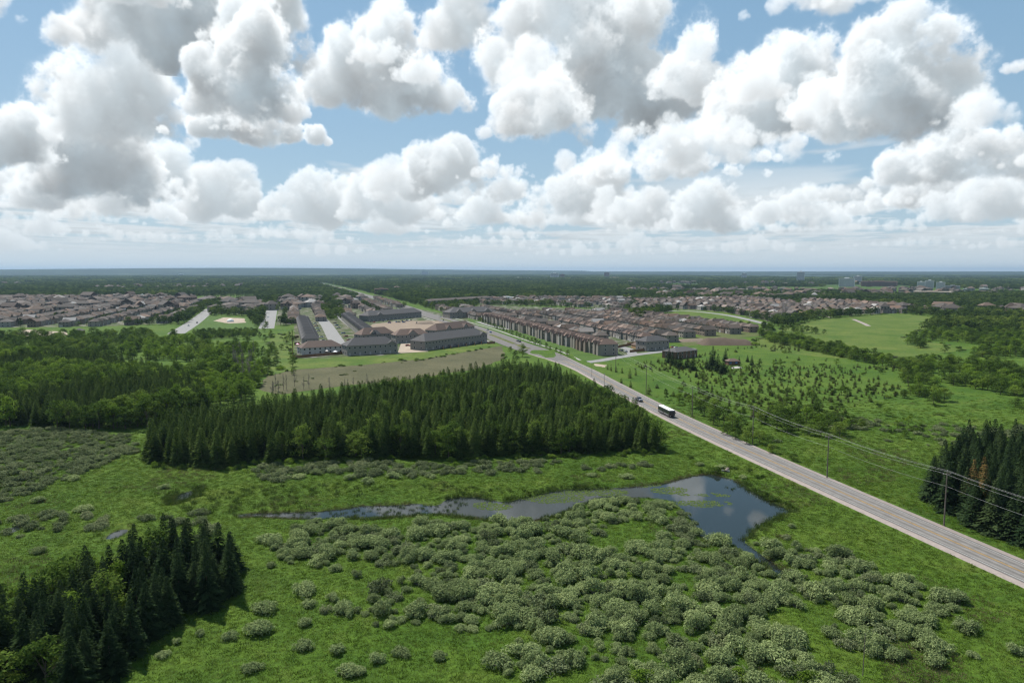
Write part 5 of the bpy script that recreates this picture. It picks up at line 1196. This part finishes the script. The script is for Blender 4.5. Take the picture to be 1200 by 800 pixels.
for i in range(16):
    x_, y_ = P(rng.uniform(428,500), rng.uniform(375.5,379)); ci = rng.randint(5); car(x_, y_, rng.uniform(0,3), ci, f'{CN[ci]} vehicle parked at the back of the dirt lot', f'{CN[ci]} vehicles at the back of the dirt lot', .1)
# small things: culvert, playground dome, tents, pool
x_, y_ = P(850.5, 552.5); e = empty('culvert', (x_, y_, -.2), -.5); tag(e, 'concrete culvert mouth in the pond bank below the road', 'culvert')
m = MB(); m.tube((0,-.5,.3), (0,3,.3), .55, .55, 14, caps=False); m.tube((0,-.45,.3), (0,3,.3), .46, .46, 14); m.build('pipe', M_POLE, e); m = MB(); m.box(-1.2,1.2,-.35,-.1,-.5,-.2); m.box(-1.2,-.57,-.35,-.1,-.2,.75); m.box(.57,1.2,-.35,-.1,-.2,.75); m.build('headwall', M_CONC, e)
def dome(name, px_, py_, r, mat, label, cat):
    x_, y_ = P(px_, py_); m = MB(); n = 14
    pr = [(r,0),(r*.95,r*.3),(r*.75,r*.58),(r*.4,r*.78),(.02,r*.85)]
    for (ra, za), (rb, zb) in zip(pr[:-1], pr[1:]):
        for i in range(n): a, b = 2*math.pi*i/n, 2*math.pi*(i+1)/n; m.face([(ra*math.cos(a),ra*math.sin(a),za),(ra*math.cos(b),ra*math.sin(b),za),(rb*math.cos(b),rb*math.sin(b),zb),(rb*math.cos(a),rb*math.sin(a),zb)])
    tag(m.build(name, mat, None, (x_, y_, .05)), label, cat)
dome('playground_dome', 270, 377, 4.2, M_FARW, 'white dome standing on the playground sand', 'dome')
def gazebo(px_, py_, mat, label, w=3.2):
    x_, y_ = P(px_, py_); e = empty('garden_tent', (x_, y_, .05)); tag(e, label, 'tent'); m = MB(); a = w/2
    for i in range(4): c = [(-a,-a),(a,-a),(a,a),(-a,a)]; p, q = c[i], c[(i+1)%4]; m.face([(p[0],p[1],2.2),(q[0],q[1],2.2),(0,0,3.1)])
    m.build('canopy', mat, e)
    for (sx, sy) in ((-1,-1),(1,-1),(1,1),(-1,1)): t = MB(); t.tube((sx*a*.96,sy*a*.96,0),(sx*a*.96,sy*a*.96,2.2),.05,.05,6); t.build('leg', M_STEEL, e)
gazebo(349,406.5, paint('pink_canvas', (0.55,0.08,0.25)), 'pink garden tent in the fenced yards', 2.6); gazebo(383,414.5, M_BUSBLK, 'black garden tent in front of the low pale block'); gazebo(393,415.5, M_SILVER, 'grey garden tent in front of the low pale block')
x_, y_ = P(858,427); e = empty('pool_house', (x_, y_, 0), .2); tag(e, 'small brown pool house beside the spruces in the meadow', 'shed'); m = MB(); m.box(-4,4,-2.5,2.5,-.2,2.6,bottom=False); m.build('wall', M_BRICK, e); m = MB(); hip(m,8,5,2.6,1.4); m.build('roof', M_ROOFBROWN, e)
for dx in (-2.5,1.5): m = MB(); m.box(dx-.8,dx+.8,-2.6,-2.5,.9,2.0); m.build('window', M_CARS[4], e)
sheet('patio', poly((858,432),(870,431),(866,429),(856,430)), .05, M_CONC, 'pale patio in front of the pool house')
sheet('dirt_patch', poly((690,429),(706,431),(712,428),(697,426)), .05, M_SAND, 'bare sandy patch beside the side street', rag=1)
# construction house
x_, y_ = P(748,408); e = empty('unfinished_house', (x_, y_, 0), .3); tag(e, 'unfinished timber house beside the square grey house', 'house'); m = MB(); m.box(-4,4,-4,4,-.2,3,bottom=False); m.build('wall', M_NEWWOOD, e); m = MB(); hip(m,8,8,3,2.6); m.build('roof', M_ROOFBROWN, e); m = MB(); m.box(5,9,-3,3,0,2.4); m.build('deck', M_NEWWOOD, e)

# ------------------------------------------------------------------ woods, marsh plants: the nearest as single plants, the rest as masses
def far_woods():
    """forest and treed suburbs up to a few kilometres away"""
    for d0, d1, sp, hlo, hhi in [(820,1500,9.5,7,12),(1500,2600,11.5,8,13),(2600,4600,15.5,9,14)]:
        q = d1*.80; xs = np.arange(-q, q, sp); ys = np.arange(d0*.78, d1, sp); X_, Y_ = np.meshgrid(xs, ys); X_ = X_.ravel()+rng.uniform(-.45,.45,X_.size)*sp; Y_ = Y_.ravel()+rng.uniform(-.45,.45,Y_.size)*sp
        D = np.hypot(X_, Y_); k = (D >= d0) & (D < d1) & visible_x(X_, Y_, 60)
        X_, Y_ = X_[k], Y_[k]; D = D[k]
        n = fbm2(X_, Y_, 90, 61, 4); k = n > (-.42 if d0 < 1500 else -.36)
        for pg in EX: k &= ~inside(X_, Y_, pg)
        for pg in KEEPOUT: k &= ~inside(X_, Y_, pg)
        k &= seg_dist(X_, Y_, ROADN) > 30
        X_, Y_, n = X_[k], Y_[k], n[k]; con = fbm2(X_, Y_, 140, 71, 3) > .34
        for a, b, c in zip(X_, Y_, con):
            hh = rng.uniform(hlo, hhi)
            FARW['spruce_far' if c and rng.rand() < .85 else 'broadleaf_far'].append((a, b, hh, hh*rng.uniform(.9,1.25), rng.uniform(0,6.28)))
FARW = {'spruce_far': [], 'broadleaf_far': []}
KEEPOUT = [poly((905,412),(880,404),(905,388),(960,374),(1050,367),(1105,372),(1085,384),(1060,396),(1100,402),(1130,410),(1060,420),(980,420)),
           poly((762,372),(800,362),(850,366),(900,378),(905,392),(850,398),(700,425),(690,400)), poly((215,388),(240,370),(290,371),(300,386)), poly((204,393),(198,390),(225,374),(243,360),(254,360),(240,378),(222,392)), poly((305,390),(310,360),(325,360),(325,388)),
           poly((-100,400),(0,398),(130,396),(220,392),(228,380),(0,384),(-100,385)), poly((300,460),(310,385),(345,380),(400,372),(560,372),(600,405),(590,425)), poly((1040,347),(1115,349),(1120,343),(1045,342)), poly((985,338),(1130,342),(1130,338),(985,335))]
# mixed brush wood at lower distance on the right and left margins
far_woods()
def instancer(name, kind, pts, label, zfun=None):
    """one object that carries many plants of one kind"""
    protos = PR[kind]; coll = bpy.data.collections.new(kind+'_plants')
    for tr, cr in protos: coll.objects.link(bpy.data.objects.new(kind, combined(tr, cr)))
    pts = np.asarray(pts, float)
    z = zfun(pts[:,0], pts[:,1]) if zfun else np.zeros(len(pts))
    me = bpy.data.meshes.new(name); me.vertices.add(len(pts)); me.vertices.foreach_set('co', np.c_[pts[:,:2], z].astype(np.float32).ravel())
    at = me.attributes.new('rot', 'FLOAT_VECTOR', 'POINT'); at.data.foreach_set('vector', np.c_[np.zeros((len(pts),2)), pts[:,4]].astype(np.float32).ravel())
    at = me.attributes.new('scl', 'FLOAT_VECTOR', 'POINT'); at.data.foreach_set('vector', np.c_[pts[:,3], pts[:,3], pts[:,2]].astype(np.float32).ravel())
    at = me.attributes.new('pick', 'INT', 'POINT'); at.data.foreach_set('value', rng.randint(0, len(protos), len(pts)).astype(np.int32))
    o = obj(name, me); tag(o, label, kind='stuff')
    g = bpy.data.node_groups.new('scatter_'+name, 'GeometryNodeTree'); g.interface.new_socket('Geometry', in_out='INPUT', socket_type='NodeSocketGeometry'); g.interface.new_socket('Geometry', in_out='OUTPUT', socket_type='NodeSocketGeometry')
    gi, go = g.nodes.new('NodeGroupInput'), g.nodes.new('NodeGroupOutput'); ip = g.nodes.new('GeometryNodeInstanceOnPoints'); ci = g.nodes.new('GeometryNodeCollectionInfo')
    ci.inputs['Collection'].default_value = coll; ci.inputs['Separate Children'].default_value = True; ci.inputs['Reset Children'].default_value = True
    def na(nm, ty): n = g.nodes.new('GeometryNodeInputNamedAttribute'); n.data_type = ty; n.inputs['Name'].default_value = nm; return n.outputs['Attribute']
    g.links.new(gi.outputs[0], ip.inputs['Points']); g.links.new(ci.outputs[0], ip.inputs['Instance']); ip.inputs['Pick Instance'].default_value = True
    g.links.new(na('pick', 'INT'), ip.inputs['Instance Index']); g.links.new(na('scl', 'FLOAT_VECTOR'), ip.inputs['Scale']); g.links.new(na('rot', 'FLOAT_VECTOR'), ip.inputs['Rotation'])
    g.links.new(ip.outputs[0], go.inputs[0]); md = o.modifiers.new('scatter', 'NODES'); md.node_group = g; return o
_comb = {}
def combined(tr, cr):
    if tr is None: return cr
    k_ = (tr.name, cr.name)
    if k_ not in _comb:
        def arr(me):
            v = np.empty(len(me.vertices)*3, np.float32); me.vertices.foreach_get('co', v); L = np.empty(len(me.loops), np.int32); me.loops.foreach_get('vertex_index', L)
            t = np.empty(len(me.polygons), np.int32); me.polygons.foreach_get('loop_total', t); return v.reshape(-1, 3), L, t
        v1, L1, t1 = arr(cr); v2, L2, t2 = arr(tr)
        me = bpy.data.meshes.new('plant'); me.vertices.add(len(v1)+len(v2)); me.vertices.foreach_set('co', np.vstack([v1, v2]).ravel()); L = np.concatenate([L1, L2+len(v1)]); t = np.concatenate([t1, t2])
        me.loops.add(len(L)); me.loops.foreach_set('vertex_index', L); me.polygons.add(len(t)); me.polygons.foreach_set('loop_start', np.concatenate([[0], np.cumsum(t)[:-1]]).astype(np.int32))
        me.polygons.foreach_set('material_index', np.concatenate([np.zeros(len(t1)), np.ones(len(t2))]).astype(np.int32)); me.materials.append(cr.materials[0]); me.materials.append(tr.materials[0]); me.update(calc_edges=True); _comb[k_] = me
    return _comb[k_]
# split into single plants (the 300 that show largest of each name) and the mass of the rest
by_name = {}
for kind, its in SC.items.items():
    for it in its: by_name.setdefault(it[7], []).append((kind, it))
MASS = {'conifer_tree':('conifer_wood','dense mass of dark conifers further back in the woods'), 'spruce_tree':('spruce_wood','spruces further back'), 'leafy_tree':('leafy_wood','mass of leafy trees further back'), 'young_tree':('young_wood','mass of bright young trees further back'), 'young_cedar':('cedar_scrub','many tiny cedars on the far meadow'), 'willow_shrub':('willow_thicket','mass of willow shrubs further back in the thicket'), 'grey_shrub':('grey_scrub','mass of low grey marsh scrub'), 'leafy_shrub':('leafy_scrub','leafy scrub further back'), 'garden_tree':('garden_trees_mass','garden trees among the far houses'), 'bare_tree':('bare_wood','bare grey trees further back')}
n_single = 0
for nm, lst in by_name.items():
    lst.sort(key=lambda t: t[1][1]/(t[1][2]+.01)*(1 if abs(t[1][0]) < t[1][1]*.75 else 5))
    one, rest = lst[:300], lst[300:]
    P_ = np.array([(i[0], i[1]) for _, i in one]); zz = height(P_[:,0], P_[:,1])
    for (kind, (x_, y_, h_, w_, r_, lab, grp, nm_, cat_)), z_ in zip(one, zz):
        pr = PR[kind]; tr, cr = pr[rng.randint(len(pr))]; big = h_/y_ > .042 and tr is not None
        if big:
            e = empty(nm, (x_, y_, float(z_)-.03), r_); q_ = rng.uniform(.8, 1.25) if 'shrub' in nm else 1; e.scale = (w_*q_, w_/q_, h_); tag(e, lab, cat_, grp); obj('stems' if 'shrub' in nm else 'trunk', tr, e); obj('foliage' if 'shrub' in nm else 'crown', cr, e)
        else:
            o = obj(nm, combined(tr, cr), None, (x_, y_, float(z_)-.03), r_, (w_*1.12, w_*.9, h_)); tag(o, lab, cat_, grp)
        n_single += 1
    kinds = {}
    for kind, it in rest: kinds.setdefault(kind, []).append(it[:5])
    for kind, its in kinds.items():
        instancer(MASS[nm][0], kind, its, MASS[nm][1] + {'broadleaf':'','sapling':', the brighter ones','lime_shrub':', the brightest ones'}.get(kind, ''), height)
print('single plants', n_single)
instancer('far_forest', 'broadleaf_far', FARW['broadleaf_far'], 'leafy forest spreading to the horizon')
instancer('far_conifer_forest', 'spruce_far', FARW['spruce_far'], 'darker conifer stands in the far forest')
# beyond that, patches of canopy
xs = np.arange(-16000, 16000, 62.0); ys = np.arange(3400, 15500, 75.0); X_, Y_ = np.meshgrid(xs, ys); X_ = X_.ravel()+rng.uniform(-25,25,X_.size); Y_ = Y_.ravel()+rng.uniform(-25,25,Y_.size)
D = np.hypot(X_, Y_); k = (D > 4500) & (D < 15000) & visible_x(X_, Y_, 100) & (fbm2(X_, Y_, 420, 81, 4) > -.22) & (rng.rand(X_.size) < np.clip(1.25-D/16000, .4, 1))
cp = np.c_[X_[k], Y_[k], rng.uniform(.9,1.4,k.sum()), rng.uniform(1.0,1.35,k.sum()), rng.uniform(0,6.28,k.sum())]; instancer('horizon_forest', 'canopy', cp, 'hazy wooded country close to the horizon')
# far houses as one mass
hp = [(t[2], t[3], 1, 1, t[4]) for t in HFAR]
for i in range(1500):        # roofs showing between the far trees
    d_ = 1150*(3.3**rng.rand()); a = rng.uniform(-.66, .66); x_, y_ = d_*math.sin(a), d_*math.cos(a)
    if fbm2(np.array([x_]), np.array([y_]), 160, 55, 3)[0] > .05: hp.append((x_, y_, rng.uniform(1,1.9), rng.uniform(1,2.2), rng.uniform(0,6.28)))
hp = np.array(hp)
if len(hp):
    PR['far_house'] = [(None, h_['one']) for h_ in H_DET]; instancer('far_houses', 'far_house', hp, 'houses further back in the estates')
# grass tussocks and reeds
def tussocks(pg, sp, kind, lo, hi, cut, seed, water=(0.6, 99)):
    x, y = points(pg, sp, .5, seed=seed); k = visible_x(x, y, 12) & (seg_dist(x, y, ROADN) > 6.8); x, y = x[k], y[k]
    sd = np.where((y < 240) & (y > 105), pond_sd(x, y), 50.); n = fbm2(x, y, 5, seed, 3); k = (sd > water[0]) & (sd < water[1]) & (n > cut) & (rng.rand(len(x)) < np.clip((350-y)/150, 0, 1)); x, y = x[k], y[k]
    return np.c_[x, y, rng.uniform(lo, hi, len(x)), rng.uniform(.8, 1.5, len(x)), rng.uniform(0, 6.28, len(x))]
FG = np.array([(-95,86),(95,86),(170,190),(275,350),(-275,350),(-150,170)])
T1 = tussocks(FG, 1.35, 'sedge', .5, 1.2, -2, 91); instancer('sedge_meadow', 'sedge', T1, 'rough green sedge and grass of the marsh', height)
T2 = np.vstack([tussocks(FG, 1.2, 'reed', .35, .9, -.05, 92, (-.9, 2.4)), tussocks(poly((200,585),(300,570),(480,565),(620,575),(640,585),(500,598),(300,606),(200,600)), 1.5, 'reed', .45, .9, .0, 93, (.2, 99))[::4]])
instancer('reed_bed', 'reed', T2, 'dark reeds along the edge of the pond', height)
T3 = np.array([(a, b) for a, b in zip(*points(POND, 2.2, .5, seed=94))]); n_ = fbm2(T3[:,0], T3[:,1], 6, 95, 3); s3 = pond_sd(T3[:,0], T3[:,1]); T3 = T3[(n_ > np.where(T3[:,0] < 20, .0, .36)) & (s3 > -6)]
instancer('emergent_reeds', 'reed', np.c_[T3, rng.uniform(.35,.7,len(T3)), rng.uniform(.5,1.0,len(T3)), rng.uniform(0,6.28,len(T3))], 'dark tufts standing in the pond', lambda x, y: np.full(len(x), -.4))
D1 = np.vstack([tussocks(poly((905,622),(960,640),(1060,680),(1120,712),(1130,800),(1050,810),(1010,740),(940,670)), 1.5, 'dry', .5, 1.2, .16, 101), tussocks(FG, 2.4, 'dry', .5, 1.1, .30, 102), tussocks(FG, 1.1, 'dry', .5, 1.1, .1, 103, (.0, 1.8))])
instancer('dry_sedge', 'dry', D1, 'straw-coloured dead sedge on the marsh', height)
# duckweed mats on the pond
x, y = points(POND, .55, .5, seed=96); n_ = fbm2(x, y, 4.5, 97, 4); sd = pond_sd(x, y); cent = np.array([P(760,566), P(700,574), P(640,582), P(790,572), P(830,578), P(830,588), P(580,592)])
near_c = np.min([np.hypot((x-c[0])/14, (y-c[1])/6.5) for c in cent], axis=0); k = (sd < .2) & (n_ > .10+.65*np.clip(near_c-.35, -.5, 3)) & (sd > -12)
x, y = x[k], y[k]; V = []; F = []; o_ = 0
for a, b in zip(x, y):
    n = 7; r_ = rng.uniform(.14, .42); t = np.arange(n)*2*math.pi/n; q = r_*rng.uniform(.6, 1.25, n); V.append(np.c_[a+q*np.cos(t), b+q*np.sin(t), np.full(n, -.33+rng.uniform(0,.012))]); F.append(np.arange(n)+o_); o_ += n
if V: tag(obj('floating_duckweed', new_mesh('floating_duckweed', np.vstack(V), np.array(F), M_DUCK)), 'yellow-green duckweed floating on the pond', kind='stuff')

# ------------------------------------------------------------------ air
m, nt, out = nodes('summer_haze'); v_ = nt.nodes.new('ShaderNodeVolumePrincipled'); v_.inputs['Color'].default_value = (0.36,0.52,0.70,1); v_.inputs['Density'].default_value = 4.2e-5; v_.inputs['Anisotropy'].default_value = 0.2
nt.links.new(v_.outputs[0], out.inputs['Volume'])
try: m.cycles.homogeneous_volume = True
except Exception: pass
mb = MB(); mb.box(-32000, 32000, -32000, 32000, -8, 200); tag(mb.build('haze', m), 'thin summer haze over the whole landscape', kind='stuff')

# ------------------------------------------------------------------ every one of several alike things gets its own place in its label
ONES = 'zeroth first second third fourth fifth sixth seventh eighth ninth tenth eleventh twelfth thirteenth fourteenth fifteenth sixteenth seventeenth eighteenth nineteenth'.split()
def ordinal(n):
    if n < 20: return ONES[n]
    t = n//10; return (['twentieth','thirtieth','fortieth','fiftieth','sixtieth'][t-2] if n % 10 == 0 else ['twenty','thirty','forty','fifty','sixty'][t-2]+'-'+ONES[n % 10])
same = {}
for o in scene.objects:
    if o.parent is None and 'category' in o: same.setdefault(o['label'], []).append(o)
for lab, os_ in same.items():
    if len(os_) < 2: continue
    os_.sort(key=lambda o: o.location.y); nr = max(1, round(len(os_)/14)); rows = [os_[int(i*len(os_)/nr):int((i+1)*len(os_)/nr)] for i in range(nr)]
    for r_i, row in enumerate(rows):
        row.sort(key=lambda o: o.location.x/max(o.location.y, 1))
        for c_i, o in enumerate(row):
            o['label'] = lab + (', %s from left' % ordinal(c_i+1) if nr == 1 else ', %s from left in %s rank' % (ordinal(c_i+1), ordinal(r_i+1)))
